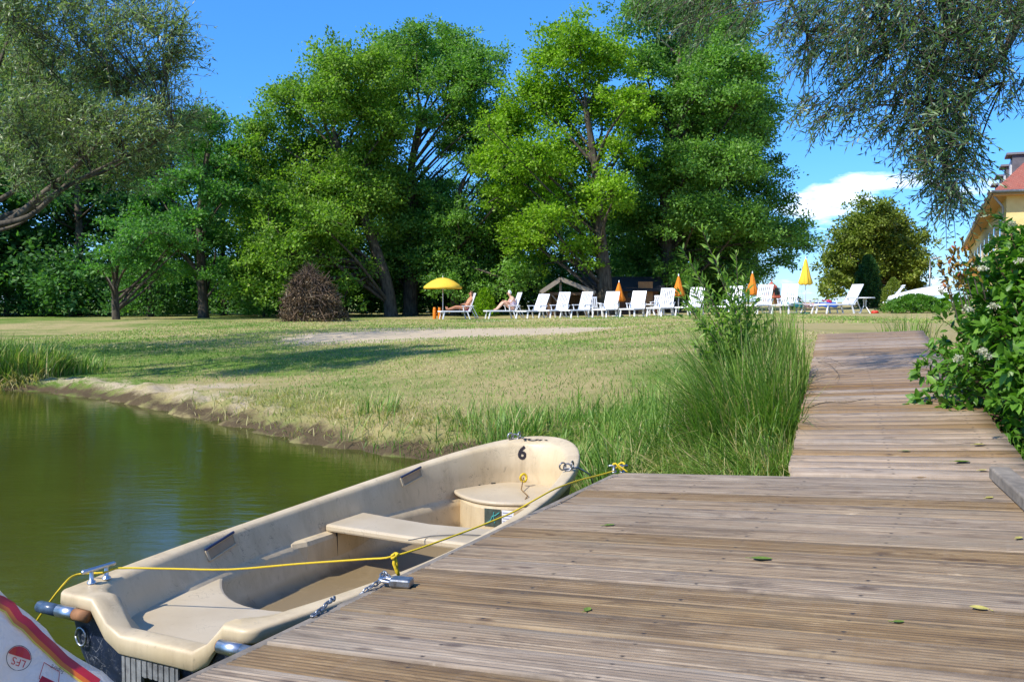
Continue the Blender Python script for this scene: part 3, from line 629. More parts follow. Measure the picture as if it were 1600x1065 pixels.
# dock hardware
def on_deck(px, py, h=0): return Vector(deckpt(px, py)+NV*h)
dc = on_deck(966, 737, .0); cl = cleat(dc, (1, .1, 0), .11, 'dock_cleat', None, steel, .035, .007); tag(cl, 'small metal cleat with yellow rope at the far dock corner', 'cleat')
g = MB(); g.tube(smoothp([dc+Vector((.03*math.cos(a)*(1+.3*math.sin(3*a)), .02*math.sin(a), .03+.02*math.sin(2*a))) for a in np.linspace(0, 10, 16)]+[dc+Vector((.05, -.03, .004))]), .005, 6)
g.build('rope_coil', rope_m, rope, smooth=True)
# padlock and chain by the boat
pl = empty('padlock_chain', tuple(on_deck(612, 915)), label='rusty steel padlock and chain lying on the dock edge', cat='padlock')
pc = on_deck(628, 917, .018); Rl = Matrix.Rotation(-.25, 3, 'Z')
MB().box(pc, (.075, .05, .03), Rl).build('lock_body', steel, pl, bevel=.007, world=True)
g = MB(); g.tube(smoothp([pc+Rl @ Vector(v) for v in ((-.035, .015, 0), (-.065, .016, .004), (-.078, 0, .006), (-.065, -.016, .004), (-.035, -.015, 0))]), .006, 8); g.build('lock_shackle', chrome, pl, smooth=True, world=True)
def chain(P, name, parent, r=.0034, L=.025):
    P = smoothp([Vector(p) for p in P], 8); acc = 0; last = P[0]; k = 0; g = MB()
    for p in P[1:]:
        if (p-last).length >= L*.72:
            d = (p-last).normalized(); c = (p+last)/2; s = d.cross(Vector((0, 0, 1))).normalized(); w = s if k % 2 else d.cross(s)
            g.tube([c+d*L*.5*math.cos(a)+w*L*.26*math.sin(a) for a in np.linspace(0, 2*math.pi, 11)], r, 6); last = p; k += 1
    return g.build(name, steel, parent, smooth=True, world=parent is not None)
chain([on_deck(612, 912, .012), on_deck(600, 906, .028), on_deck(592, 914, .010), on_deck(580, 918, .006), on_deck(560, 925, -.02), on_deck(545, 935, -.10)], 'chain', pl)
o = chain([on_deck(531, 938, .002)+Vector((-.02, .02, 0)), on_deck(515, 945, .012), on_deck(500, 955, .004), on_deck(486, 962, -.002)], 'short_chain', None); tag(o, 'short dark chain end on the dock edge above the stern seat', 'chain')
# ------------------------------------------------------------------ trees
LM = {
 'oak': leafmat('oak_leaves', (.08, .16, .020), (.28, .45, .055), .45, (.38, .46, .10)),
 'oak2': leafmat('dark_oak_leaves', (.065, .15, .028), (.22, .41, .068), .45, (.30, .42, .11)),
 'maple': leafmat('maple_leaves', (.10, .20, .010), (.30, .49, .028), .44, (.40, .50, .06)),
 'robinia': leafmat('robinia_leaves', (.040, .12, .028), (.15, .34, .06), .44, (.24, .40, .09)),
 'back': leafmat('woodland_leaves', (.040, .105, .030), (.12, .28, .065), .42, (.22, .34, .08)),
 'lime': leafmat('lime_leaves', (.085, .125, .016), (.28, .35, .055), .36, (.46, .47, .12)),
 'conif': leafmat('conifer_leaves', (.022, .070, .018), (.065, .17, .040), .25),
 'willow': leafmat('willow_leaves', (.11, .17, .055), (.29, .36, .16), .40, (.46, .50, .33), .42, .5),
 'willow2': leafmat('overhanging_willow_leaves', (.05, .10, .035), (.17, .27, .10), .38, (.36, .42, .26), .42, .5),
 'bush': leafmat('dogwood_leaves', (.045, .13, .012), (.16, .33, .04), .42, (.26, .42, .07), .42, .45),
 'sap': leafmat('sapling_leaves', (.08, .17, .025), (.24, .38, .06), .42, (.36, .45, .13)),
}
BK1 = bark('oak_bark', (.035, .028, .020), (.12, .10, .075)); BK2 = bark('pale_bark', (.045, .038, .028), (.15, .125, .09))
def vec(a): return Vector(tuple(map(float, a)))
def rdir(n): return nrm(rng.normal(0, 1, (n, 3)))
def tree(name, label, cat, D, trunk, r0, clumps, mat, group=None, lsize=.20, lper=105, nsub=50, spread=2.8, flat=.95, bk=BK1, back=True, seedc=0, subr=.36, droop=0., base=None, hang=0):
    tp = [aty(px, py, D) for px, py in trunk]; bz = gz1(tp[0][0], D); tp[0][2] = bz
    root = empty(name, (tp[0][0], D, bz), label=label, cat=cat, group=group)
    P = [vec(p) for p in tp]; P[0].z -= .25; sp = smoothp(P, 4); n = len(sp)
    rad = [r0*(1.35 if i == 0 else 1)*(1-.72*i/(n-1)) for i in range(n)]
    g = MB().tube(sp, rad, 9)
    C = []; Rr = []
    for q in clumps:
        px, py, r = q[:3]; dd = q[3] if len(q) > 3 else rng.uniform(-spread, spread); c = aty(px, py, D+dd); C.append(c); Rr.append(1.14*r/F*D)
        if back and rng.random() < .55: C.append(aty(px+rng.uniform(-.2, .2)*r, py+rng.uniform(-.1, .25)*r, D+spread*rng.uniform(.8, 1.6))); Rr.append(r/F*D*.95)
    PP = []; NN = []; OO = []
    for c, r in zip(C, Rr):
        # limb from the trunk to the clump
        zt = [i for i in range(n) if sp[i].z < c[2]-.75*abs((sp[i]-vec(c)).xy.length)-.3]; i0 = max(zt) if zt else max(1, n//3); i0 = min(max(i0, 2), n-1)
        a = sp[i0]; cv = vec(c); mid = a.lerp(cv, .5)+Vector((random.uniform(-.4, .4), random.uniform(-.4, .4), random.uniform(-.1, .5)))*r*.5
        rl = min(rad[i0]*.5, .035+.035*r*1.4); lp = smoothp([a, mid, cv], 4); g.tube(lp, [rl*(1-.75*k/(len(lp)-1)) for k in range(len(lp))], 6)
        m = max(4, int(nsub*(r/1.75)**1.6)); u = rdir(m); u[:, 2] = np.where(u[:, 2] < -.6, -u[:, 2]*.6, u[:, 2]); sc_ = rng.uniform(.30, 1.2, m)[:, None]
        pc = c+u*sc_*r*[1, 1, flat]
        for k in range(0, m, 3):
            e = vec(pc[k]); mm = cv.lerp(e, .5)+Vector((0, 0, .12*r)); g.tube([cv, mm, e], [rl*.30, rl*.2, .012], 4, cap=False)
        sr = rng.uniform(.45, 1.25, m)*subr*r
        for pcc, uu, s_ in zip(pc, u, sr):
            k = max(8, int(lper*(s_/.6)**1.6)); q = rng.normal(0, .5, (k, 3))*s_*[1, 1, .62]; PP.append(pcc+q); o = nrm(q*[1, 1, 1]+uu*s_*.5); OO.append(o); NN.append(np.full(k, rng.uniform(-.24, .24)))
    PP = np.concatenate(PP); OO = np.concatenate(OO); NV_ = np.concatenate(NN); N_ = len(PP)
    Dr = nrm(OO*.7+rng.normal(0, .6, (N_, 3))+[0, 0, -droop]); Nl = nrm(OO*.5+rng.normal(0, .55, (N_, 3))+[0, 0, .75])
    rn = np.clip(rng.normal(.42, .2, N_)+NV_, 0, 1); L = lsize*rng.uniform(.7, 1.35, N_)
    g.build('trunk', bk, root, smooth=True, world=True)
    leaves('crown', PP, Dr, Nl, L, L*.62, rn, LM[mat], root)
    return root
tree('oak_tree', 'broad leafy oak with a leaning trunk left of the yellow parasol', 'tree', 54, [(612, 496), (603, 440), (578, 365), (548, 290), (520, 200)], .42,
     [(415, 215, 42), (400, 290, 50), (425, 370, 52), (385, 245, 30), (455, 165, 42), (480, 245, 60), (470, 330, 58), (530, 115, 45), (560, 180, 50), (545, 300, 60), (585, 110, 42), (440, 430, 40), (520, 410, 50), (400, 420, 32), (500, 160, 40), (575, 245, 40), (495, 460, 26), (560, 350, 45), (470, 395, 45), (600, 150, 34), (385, 455, 30, -4), (430, 460, 28, -4), (395, 415, 34, -4), (450, 400, 40, -4), (500, 350, 42, -3.5), (420, 330, 40, -3.5), (560, 440, 30), (540, 460, 26), (590, 300, 36), (605, 240, 30), (610, 200, 34)], 'oak', lsize=.165)
tree('oak_tree', 'tall oak with an open crown behind the yellow parasol', 'tree', 57, [(641, 494), (641, 420), (640, 330), (643, 260), (655, 190)], .48,
     [(620, 85, 38), (650, 70, 38), (700, 85, 42), (745, 95, 34), (690, 130, 42), (735, 140, 40), (755, 190, 34), (640, 125, 36), (715, 200, 34), (745, 235, 30), (618, 330, 40), (665, 345, 46), (640, 400, 46), (680, 415, 40), (610, 410, 36), (640, 290, 28), (600, 240, 26), (760, 130, 25), (660, 190, 26), (700, 235, 26), (610, 290, 34), (675, 300, 30), (700, 340, 34), (720, 160, 30), (620, 450, 34), (680, 455, 34), (625, 180, 30)], 'oak2', lsize=.165)
tree('forked_tree', 'dark tree with a forked bare trunk right of the yellow parasol', 'tree', 56, [(712, 494), (711, 430), (712, 360), (716, 310), (724, 280)], .34,
     [(742, 385, 42), (715, 345, 26), (730, 435, 38), (775, 400, 40), (790, 340, 36), (775, 260, 30), (800, 290, 34), (735, 260, 24), (690, 380, 28), (760, 320, 26), (800, 440, 36), (690, 300, 24), (750, 440, 36), (770, 360, 40), (700, 400, 36), (780, 225, 28), (790, 190, 24), (700, 455, 30)], 'oak2', lsize=.165)
tree('maple_tree', 'bright yellow green maple towering over the row of loungers', 'tree', 51, [(946, 486), (944, 430), (936, 350), (930, 260), (915, 170)], .46,
     [(905, 75, 44), (860, 100, 42), (950, 95, 40), (820, 150, 40), (790, 200, 42), (870, 170, 46), (940, 180, 46), (775, 250, 36), (830, 250, 48), (900, 250, 46), (965, 240, 36), (825, 375, 40), (860, 350, 36), (835, 415, 26), (915, 320, 40), (960, 310, 36), (765, 200, 22), (985, 160, 34), (870, 300, 40), (905, 395, 32), (790, 310, 34), (1000, 210, 28), (925, 130, 34)], 'maple', lsize=.165)
tree('tall_tree', 'tallest dark green tree with drooping right side over the sheds', 'tree', 56, [(1050, 490), (1046, 420), (1040, 320), (1046, 210), (1062, 90)], .55,
     [(1000, 25, 42), (1045, 25, 45), (1090, 15, 45), (1135, 55, 42), (1055, 95, 50), (1120, 115, 50), (1175, 110, 34), (1165, 150, 36), (1040, 180, 50), (1105, 200, 56), (1170, 205, 46), (1200, 170, 26), (1050, 280, 56), (1120, 295, 58), (1180, 300, 46), (1205, 255, 24), (1055, 370, 52), (1120, 375, 54), (1180, 385, 46), (1225, 370, 36), (1255, 385, 18), (1000, 350, 46), (1000, 410, 40), (1215, 320, 26), (1060, 430, 32), (1140, 430, 34), (1010, 110, 34), (1000, 270, 40), (1225, 410, 20), (1195, 430, 18), (1080, 250, 44, -4), (1150, 260, 44, -4), (1090, 340, 44, -4), (1160, 350, 40, -4), (1030, 430, 34), (1100, 440, 34), (1165, 430, 28), (1000, 180, 34), (1090, 150, 40, -4), (1150, 170, 40, -4)], 'oak2', lsize=.165)
tree('robinia_tree', 'tall light green tree in horizontal leaf tiers at the left', 'tree', 52, [(318, 494), (316, 430), (312, 360), (318, 280), (330, 220)], .30,
     [(330, 200, 44), (300, 225, 34), (365, 235, 34), (330, 265, 44), (285, 285, 38), (350, 310, 42), (250, 300, 34), (300, 345, 40), (270, 385, 40), (340, 375, 40), (300, 425, 36), (350, 430, 34), (230, 340, 34)], 'robinia', lsize=.17, flat=.42, nsub=46, subr=.32)
tree('robinia_tree', 'lower tree with spreading tiers of pale green leaves at the left', 'tree', 48, [(182, 496), (180, 460), (182, 420), (195, 380)], .22,
     [(200, 375, 40), (170, 400, 30), (235, 365, 38), (265, 385, 34), (160, 425, 28), (215, 410, 34), (180, 350, 26), (250, 430, 28), (290, 380, 28)], 'robinia', lsize=.16, flat=.35, nsub=46, subr=.30)
tree('lime_tree', 'rounded olive and yellow lime tree beyond the loungers at the right', 'tree', 76, [(1368, 482), (1367, 440), (1366, 400), (1368, 360)], .35,
     [(1370, 340, 30), (1345, 355, 30), (1395, 350, 30), (1325, 390, 32), (1370, 385, 38), (1415, 380, 32), (1310, 430, 28), (1345, 430, 36), (1395, 425, 38), (1432, 415, 24), (1425, 450, 24), (1300, 455, 20), (1440, 375, 16), (1360, 460, 30)], 'lime', lsize=.24, nsub=44, lper=80, subr=.32)
# columnar and round shrubs near the lime
def shrub(name, label, cat, px, D, py_top, w_px, mat, lsize=.12, n=9000, pw=.6, group=None, stem=True, rx=0):
    p = aty(px, 480, D); bz = gz1(p[0], D); top = aty(px, py_top, D)[2]; H = top-bz; Wd = w_px/F*D/2
    root = empty(name, (p[0], D, bz), label=label, cat=cat, group=group)
    t = rng.uniform(.02, 1, n)**.9; a = rng.uniform(0, 2*math.pi, n); rr = Wd*(1-t**2.2)**pw*np.sqrt(rng.uniform(.25, 1, n))*(1+.18*np.sin(a*5+t*9)+.12*np.sin(a*9-t*17))
    P = np.stack([p[0]+rr*np.cos(a), D+rr*np.sin(a), bz+t*H*(1+.05*np.sin(a*4))], 1); O = nrm(np.stack([np.cos(a), np.sin(a), .5+t], 1))
    g = MB().tube([(p[0], D, bz-.1), (p[0], D, bz+H*.75)], [max(.03, Wd*.08), .02], 6)
    for k in range(8): aa = k*.8; g.tube([(p[0], D, bz+H*.12*(1+k*.5)), (p[0]+Wd*.6*math.cos(aa), D+Wd*.6*math.sin(aa), bz+H*min(.85, .3+k*.08))], [.02, .008], 4)
    g.build('stem', BK1, root, world=True)
    leaves('foliage', P, nrm(O+rng.normal(0, .6, (n, 3))), nrm(O*.5+rng.normal(0, .5, (n, 3))+[0, 0, .7]), lsize*rng.uniform(.6, 1.3, n), lsize*.6, np.clip(rng.normal(.45, .22, n), 0, 1), LM[mat], root); return root
shrub('cypress', 'narrow dark green conifer in front of the rounded lime tree', 'conifer', 1356, 62, 402, 40, 'conif', .14, 9000, .5)
shrub('round_shrub', 'small olive shrub beside the tipped chairs', 'shrub', 1395, 56, 436, 34, 'lime', .10, 4000)
shrub('low_hedge', 'low green bushes beneath the white sail at the right', 'shrub', 1430, 40, 462, 95, 'bush', .10, 9000, .5)
shrub('round_shrub', 'bright green young bush between the two sunbathers', 'shrub', 758, 53, 452, 36, 'maple', .11, 3500)
shrub('round_shrub', 'dark shrub just left of the twig pile', 'shrub', 412, 56, 430, 60, 'oak2', .14, 5000)
shrub('garden_shrub', 'small bush behind the first closed parasols near the red roof', 'shrub', 1238, 60, 462, 34, 'oak', .12, 3000)
# woodland row behind: three prototypes, each tree its own object
def wood_proto(k):
    h = [15, 12, 17][k]; root = empty('woodland_tree', (0, 0, 0)); g = MB(); C = []
    g.tube([(0, 0, -.3), (.2, 0, h*.3), (.1, .2, h*.75)], [.3, .22, .08], 8); PP = []; OO = []; NN = []
    for j in range(30):
        a = rng.uniform(0, 6.28); t = rng.uniform(.08, .95); R = h*.30*(1-abs(t-.45)**1.6)*rng.uniform(.3, 1); c = np.array([R*math.cos(a), R*math.sin(a), h*t])
        g.tube([(0.1, .1, h*t*.75), tuple(c)], [.07, .02], 4)
        for u in rdir(9):
            pc = c+u*1.3; q = rng.normal(0, .5, (70, 3))*.9*[1, 1, .6]; PP.append(pc+q); OO.append(nrm(q+u*.5)); NN.append(np.full(70, rng.uniform(-.2, .2)))
    PP = np.concatenate(PP); OO = np.concatenate(OO); n = len(PP); rn = np.clip(rng.normal(.4, .2, n)+np.concatenate(NN), 0, 1)
    g.build('trunk', BK1, root, smooth=True)
    leaves('crown', PP, nrm(OO+rng.normal(0, .6, (n, 3))), nrm(OO*.5+rng.normal(0, .5, (n, 3))+[0, 0, .7]), .26*rng.uniform(.7, 1.3, n), .17, rn, LM['back'], root)
    return root
WPR = [wood_proto(k) for k in range(3)]
where = ['at the far left edge', 'left of the tiered tree', 'behind the tiered pale trees', 'between the tiered tree and the oak', 'behind the twig pile', 'behind the leaning oak', 'behind the yellow parasol', 'behind the seated sunbather', 'behind the open shelter', 'behind the maple', 'behind the wooden cabin', 'behind the closed parasols']
spots = [(-190, 60, 1, 1.4), (-60, 62, 0, 1.25), (40, 66, 1, 1.45), (120, 62, 2, 1.0), (200, 70, 0, .9), (265, 68, 2, .82), (345, 74, 0, .85), (430, 72, 2, .62), (505, 70, 1, .8), (580, 74, 0, .72), (655, 70, 1, .78), (735, 73, 0, .68), (805, 69, 1, .85), (880, 74, 0, .72), (960, 72, 1, .85), (1040, 74, 0, .72), (1120, 78, 1, .75)]
for i, (px, D, k, s) in enumerate(spots):
    x = aty(px, 480, D)[0]; r = copy_tree(WPR[k]); r.location = (x, D, gz1(x, D)); r.rotation_euler = (0, 0, random.uniform(0, 6)); r.scale = (s*1.15, s*1.15, s)
    r['label'] = 'dark woodland tree in the shaded row behind the lawn, number of its row hidden'; 
    nm = ['dark woodland tree just outside the left photo edge', 'leftmost dark tree of the woodland row at the photo edge', 'dark woodland tree second from the left edge', 'dark woodland tree behind the lowest pale tiers', 'dark woodland tree left of the tall tiered tree', 'dark woodland tree directly behind the tall tiered tree', 'dark woodland tree in the gap between tiered tree and oak', 'dark woodland tree behind the left half of the leaning oak', 'dark woodland tree behind the brown twig pile', 'dark woodland tree behind the leaning oak trunk', 'dark woodland tree behind the open yellow parasol', 'dark woodland tree behind the forked trunk', 'dark woodland tree behind the seated white haired person', 'dark woodland tree behind the gabled shelter', 'dark woodland tree behind the maple trunk', 'dark woodland tree behind the wooden cabin', 'rightmost dark woodland tree behind the closed orange parasols'][i]
    tag(r, nm, 'tree', 'dark woodland trees behind the lawn')
for r in WPR:
    for c in list(r.children): bpy.data.objects.remove(c)
    bpy.data.objects.remove(r)
# understorey shrubs filling the shade between the trunks
sp_ = shrub('undergrowth_shrub', 'x', 'shrub', 100, 58, 400, 130, 'back', .2, 9000, .5)
lab = ['undergrowth bush at the far left edge of the wood', 'undergrowth bush left of the lower tiered tree', 'undergrowth bush between the two tiered trees', 'undergrowth bush left of the twig pile', 'undergrowth bush behind the twig pile', 'undergrowth bush behind the leaning oak trunk', 'undergrowth bush behind the orange posts', 'undergrowth bush behind the sunbathers', 'undergrowth bush behind the open shelter', 'undergrowth bush between shelter and cabin', 'undergrowth bush right of the cabin']
for i, px in enumerate([10, 110, 235, 350, 440, 540, 640, 735, 830, 905, 1085]):
    D = random.uniform(58, 62); r = sp_ if i == 0 else copy_tree(sp_); x = aty(px, 480, D)[0]
    r.location = (x, D, gz1(x, D)); s = random.uniform(.75, 1.15) if px < 700 else .6; r.scale = (1.15, 1, s); r.rotation_euler = (0, 0, random.uniform(0, 6)); tag(r, lab[i], 'shrub', 'undergrowth shrubs in the shade of the wood')
# ---- left willow on the pond bank: long limbs, fine leaves
def willow_left():
    D0 = 15.5; bx, by = -10.6, 16.2; bz = gz1(bx, by); root = empty('willow_tree', (bx, by, bz), label='silvery leaved willow leaning in from the left over the pond bank', cat='willow')
    g = MB(); base = Vector((bx, by, bz-.3)); fork = Vector((bx+.35, by, bz+1.2)); g.tube([base, fork], [.42, .33], 10)
    def pp(px, py, D): return vec(aty(px, py, D))
    limbs = [([(-150, 395), (0, 352), (70, 300), (130, 250), (180, 190), (215, 120)], .14, 15.2), ([(-150, 400), (-10, 345), (60, 318), (110, 282), (150, 215), (185, 150), (250, 60)], .13, 15.8), ([(-120, 380), (20, 300), (60, 225), (110, 130), (130, 40)], .11, 16.4),
             ([(-160, 380), (-60, 260), (-20, 150), (20, 40), (40, -60)], .14, 16.2), ([(-10, 352), (45, 338), (95, 298), (160, 262), (230, 230), (270, 205)], .08, 14.9), ([(-200, 300), (-260, 150), (-240, -20)], .16, 16.5), ([(-200, 320), (-380, 200), (-460, 60)], .14, 17), ([(110, 285), (170, 265), (215, 235), (255, 175)], .05, 15.4), ([(-220, 260), (-120, 40), (-60, -120)], .13, 17.5), ([(0, 360), (30, 350), (52, 335), (60, 318)], .05, 15.1)]
    L = []
    for pts, r, D in limbs:
        P = [fork]+[pp(px, py, D+.25*i*(1 if r > .1 else -.5)) for i, (px, py) in enumerate(pts)] if pts[0][0] < -100 else [pp(px, py, D) for px, py in pts]
        P = smoothp(P, 4); g.tube(P, [max(.010, r*.62*(1-.85*k/(len(P)-1))) for k in range(len(P))], 7); L.append(P)
    cl = [(40, 60, 55), (110, 30, 50), (175, 60, 45), (235, 55, 45), (265, 90, 28), (60, 130, 60), (130, 120, 60), (195, 135, 50), (245, 120, 36), (270, 50, 20), (20, 200, 60), (90, 200, 60), (160, 210, 55), (220, 200, 50), (265, 205, 36), (285, 180, 20), (40, 270, 50), (110, 250, 50), (175, 270, 40), (225, 250, 40), (10, 10, 50), (150, -20, 40), (60, -30, 50), (-60, 0, 80), (-70, 120, 80), (-60, 230, 70), (-160, 60, 90), (-170, 200, 80), (-270, 120, 110), (-330, 30, 110), (-400, 150, 110), (-160, -80, 100), (-20, -90, 80), (210, 10, 26), (-480, 60, 120), (-300, -100, 110)]
    PP = []; DD = []; RN = []; allp = [q for P in L for q in P[4:]]
    cl = cl+[(px, py, r, 1) for px, py, r in [(0, 40, 100), (60, 120, 100), (20, 200, 110), (-80, 60, 120), (-100, 180, 120),  (-60, -60, 130), (60, -120, 120), (-120, -240, 160)]]  # deep and overhead clumps added to shade the lawn and fill the water reflection
    for q_ in cl:
        px, py, r = q_[:3]; deep = len(q_) > 3; far = px < -40 or deep; D = rng.uniform(20, 25) if deep else rng.uniform(14.4, 16.8) if not far else rng.uniform(14.5, 20); c = aty(px, py, D); R = r/F*D
        for k in range(int((105 if not far else 18 if deep else 26)*(R/.5)**1.7)):
            s = c+rdir(1)[0]*R*rng.uniform(.2, 1.)*[1, 1.3, 1]; s = vec(s); Ln = rng.uniform(.35, .75); d0 = (s-fork).normalized()*.8+Vector((rng.normal(0, .5), rng.normal(0, .5), rng.normal(.1, .4))); d0.normalize()
            if not far and k % 6 == 0:
                near = min(allp[::3], key=lambda q: (q-s).length_squared); g.tube([near, near.lerp(s, .5)+Vector((0, 0, .05)), s], [.009, .006, .004], 3, cap=False)
            ts = np.linspace(0.05, 1, 15 if not far else 8); dn = np.array(d0); pts = np.array(s)+dn*ts[:, None]*Ln+np.array([0, 0, -.22])*ts[:, None]**2*Ln
            if not far: g.tube([pts[0], pts[len(pts)//2], pts[-1]], [.006, .004, .002], 3, cap=False)
            PP.append(pts+rng.normal(0, .02, pts.shape)); DD.append(dn*.6+rng.normal(0, .65, pts.shape)+[0, 0, -.1]); RN.append(np.clip(rng.normal(.45, .2)+rng.normal(0, .12, len(pts)), 0, 1)*1.)
    PP = np.concatenate(PP); DD = np.concatenate(DD); RN = np.concatenate(RN); n = len(PP); print('willow', n)
    sz = np.where((PP[:, 0] < -8.6) | (PP[:, 1] > 18.2), 2.2, 1.)
    g.build('trunk', BK2, root, smooth=True, world=True)
    leaves('crown', PP, DD, nrm(rng.normal(0, .6, (n, 3))+[0, 0, .6]), .10*sz*rng.uniform(.7, 1.2, n), .021*sz, RN, LM['willow'], root)
willow_left()
# ---- overhanging willow top right, trunk outside the frame
def willow_right():
    bx, by = 5.6, 8.2; bz = gz1(bx, by); root = empty('willow_tree', (bx, by, bz), label='drooping willow boughs hanging into the top right of the view', cat='willow')
    g = MB(); T = [(bx, by, bz-.3), (bx-.1, by-.1, 2.6), (bx-.3, by-.3, 4.6), (bx-.2, by-.5, 6.5)]; g.tube(smoothp([Vector(t) for t in T]), [.34, .3, .29, .28, .27, .26, .25, .24, .22, .2, .18, .16, .14], 10)
    def pp(px, py, D): return vec(aty(px, py, D))
    lm = [([Vector(T[2]), pp(1640, -90, 7.4), pp(1600, 10, 7.0), pp(1575, 70, 6.8), pp(1545, 110, 6.7), pp(1510, 160, 6.6)], .055), ([Vector(T[2]), pp(1560, -160, 7.2), pp(1430, -60, 6.8), pp(1380, 30, 6.6), pp(1390, 90, 6.6)], .05), ([Vector(T[2]), pp(1500, -220, 7.3), pp(1300, -120, 7.0), pp(1230, -30, 6.8), pp(1270, 70, 6.7)], .045),
          ([Vector(T[3]), pp(1350, -330, 7.6), pp(1150, -180, 7.6), pp(1100, -50, 7.4)], .045), ([pp(1545, 110, 6.7), pp(1500, 180, 6.6), pp(1478, 250, 6.5), pp(1470, 310, 6.5)], .022), ([pp(1430, -60, 6.8), pp(1480, 40, 6.4), pp(1450, 140, 6.4), pp(1455, 220, 6.4)], .03), ([pp(1600, 10, 7.), pp(1572, 80, 7.), pp(1568, 140, 7.)], .02)]
    for P, r in lm: P = smoothp(P, 4); g.tube(P, [max(.006, r*(1-.85*k/(len(P)-1))) for k in range(len(P))], 7)
    allp = [q for P, r in lm for q in smoothp(P, 4)[3:]]
    cl = [(1270, 20, 34, 40), (1330, 20, 50, 70), (1400, 30, 55, 90), (1470, 20, 55, 95), (1540, 20, 55, 90), (1590, 30, 40, 50), (1300, 80, 32, 34), (1350, 90, 40, 50), (1420, 95, 50, 85), (1490, 90, 50, 90), (1550, 90, 32, 34), (1262, 100, 22, 14), (1240, 60, 20, 12), (1330, 160, 36, 30), (1300, 185, 26, 18), (1270, 175, 18, 10), (1390, 150, 34, 34), (1450, 160, 46, 75), (1500, 170, 34, 50), (1430, 215, 34, 38), (1475, 230, 36, 62), (1500, 260, 26, 34), (1440, 265, 26, 24), (1480, 300, 28, 44), (1490, 330, 18, 18), (1380, 205, 18, 12), (1590, 140, 20, 10), (1575, 165, 14, 6), (1515, 215, 18, 14), (1060, 15, 34, 34), (1110, 20, 36, 36), (1160, 10, 32, 30), (1090, 60, 24, 16), (1180, 30, 18, 10), (1020, 5, 24, 14),
          (1250, -60, 70, 40), (1400, -70, 80, 60), (1560, -70, 80, 60), (1480, -160, 90, 50)]
    PP = []; DD = []; RN = []
    for px, py, r, k_ in cl:
        for k in range(int(k_*1.3)):
            D = rng.uniform(6.0, 7.4) if px > 1215 else rng.uniform(7.0, 8.2); a = rng.uniform(0, 6.28); q = math.sqrt(rng.uniform(0, 1))*r
            s = vec(aty(px+q*math.cos(a), py+q*math.sin(a)-18, D)); Ln = rng.uniform(.14, .30); side = -1 if px < 1420 else rng.choice([-1, 1]); d0 = Vector((side*rng.uniform(.1, .9), rng.normal(0, .5), -rng.uniform(.1, 1.))).normalized()
            if k % 5 == 0:
                near = min(allp[::2], key=lambda q2: (q2-s).length_squared)
                if (near-s).length < .8: g.tube([near, near.lerp(s, .5)+Vector((0, 0, .03)), s], [.006, .004, .003], 3, cap=False)
            m = int(Ln/.019); ts = np.linspace(.03, 1, m); pts = np.array(s)+np.array(d0)*ts[:, None]*Ln+np.array([0, 0, -.12])*ts[:, None]**2*Ln
            g.tube([pts[0], pts[m//2], pts[-1]], [.004, .003, .0015], 3, cap=False)
            sd = np.where(np.arange(m) % 2 == 0, 1, -1)[:, None]; S = nrm(np.cross(np.array(d0), rdir(1)[0])); PP.append(pts); DD.append(np.array(d0)*.75+S*sd*.8+rng.normal(0, .25, pts.shape)); RN.append(np.clip(rng.normal(.42, .2)+rng.normal(0, .12, m), 0, 1))
    PP = np.concatenate(PP); DD = np.concatenate(DD); RN = np.concatenate(RN); n = len(PP); print('willow2', n)
    g.build('trunk', BK1, root, smooth=True, world=True)
    leaves('crown', PP, DD, nrm(rng.normal(0, .6, (n, 3))+[0, 0, .7]), .062*rng.uniform(.65, 1.25, n), .0115, RN, LM['willow2'], root)
willow_right()
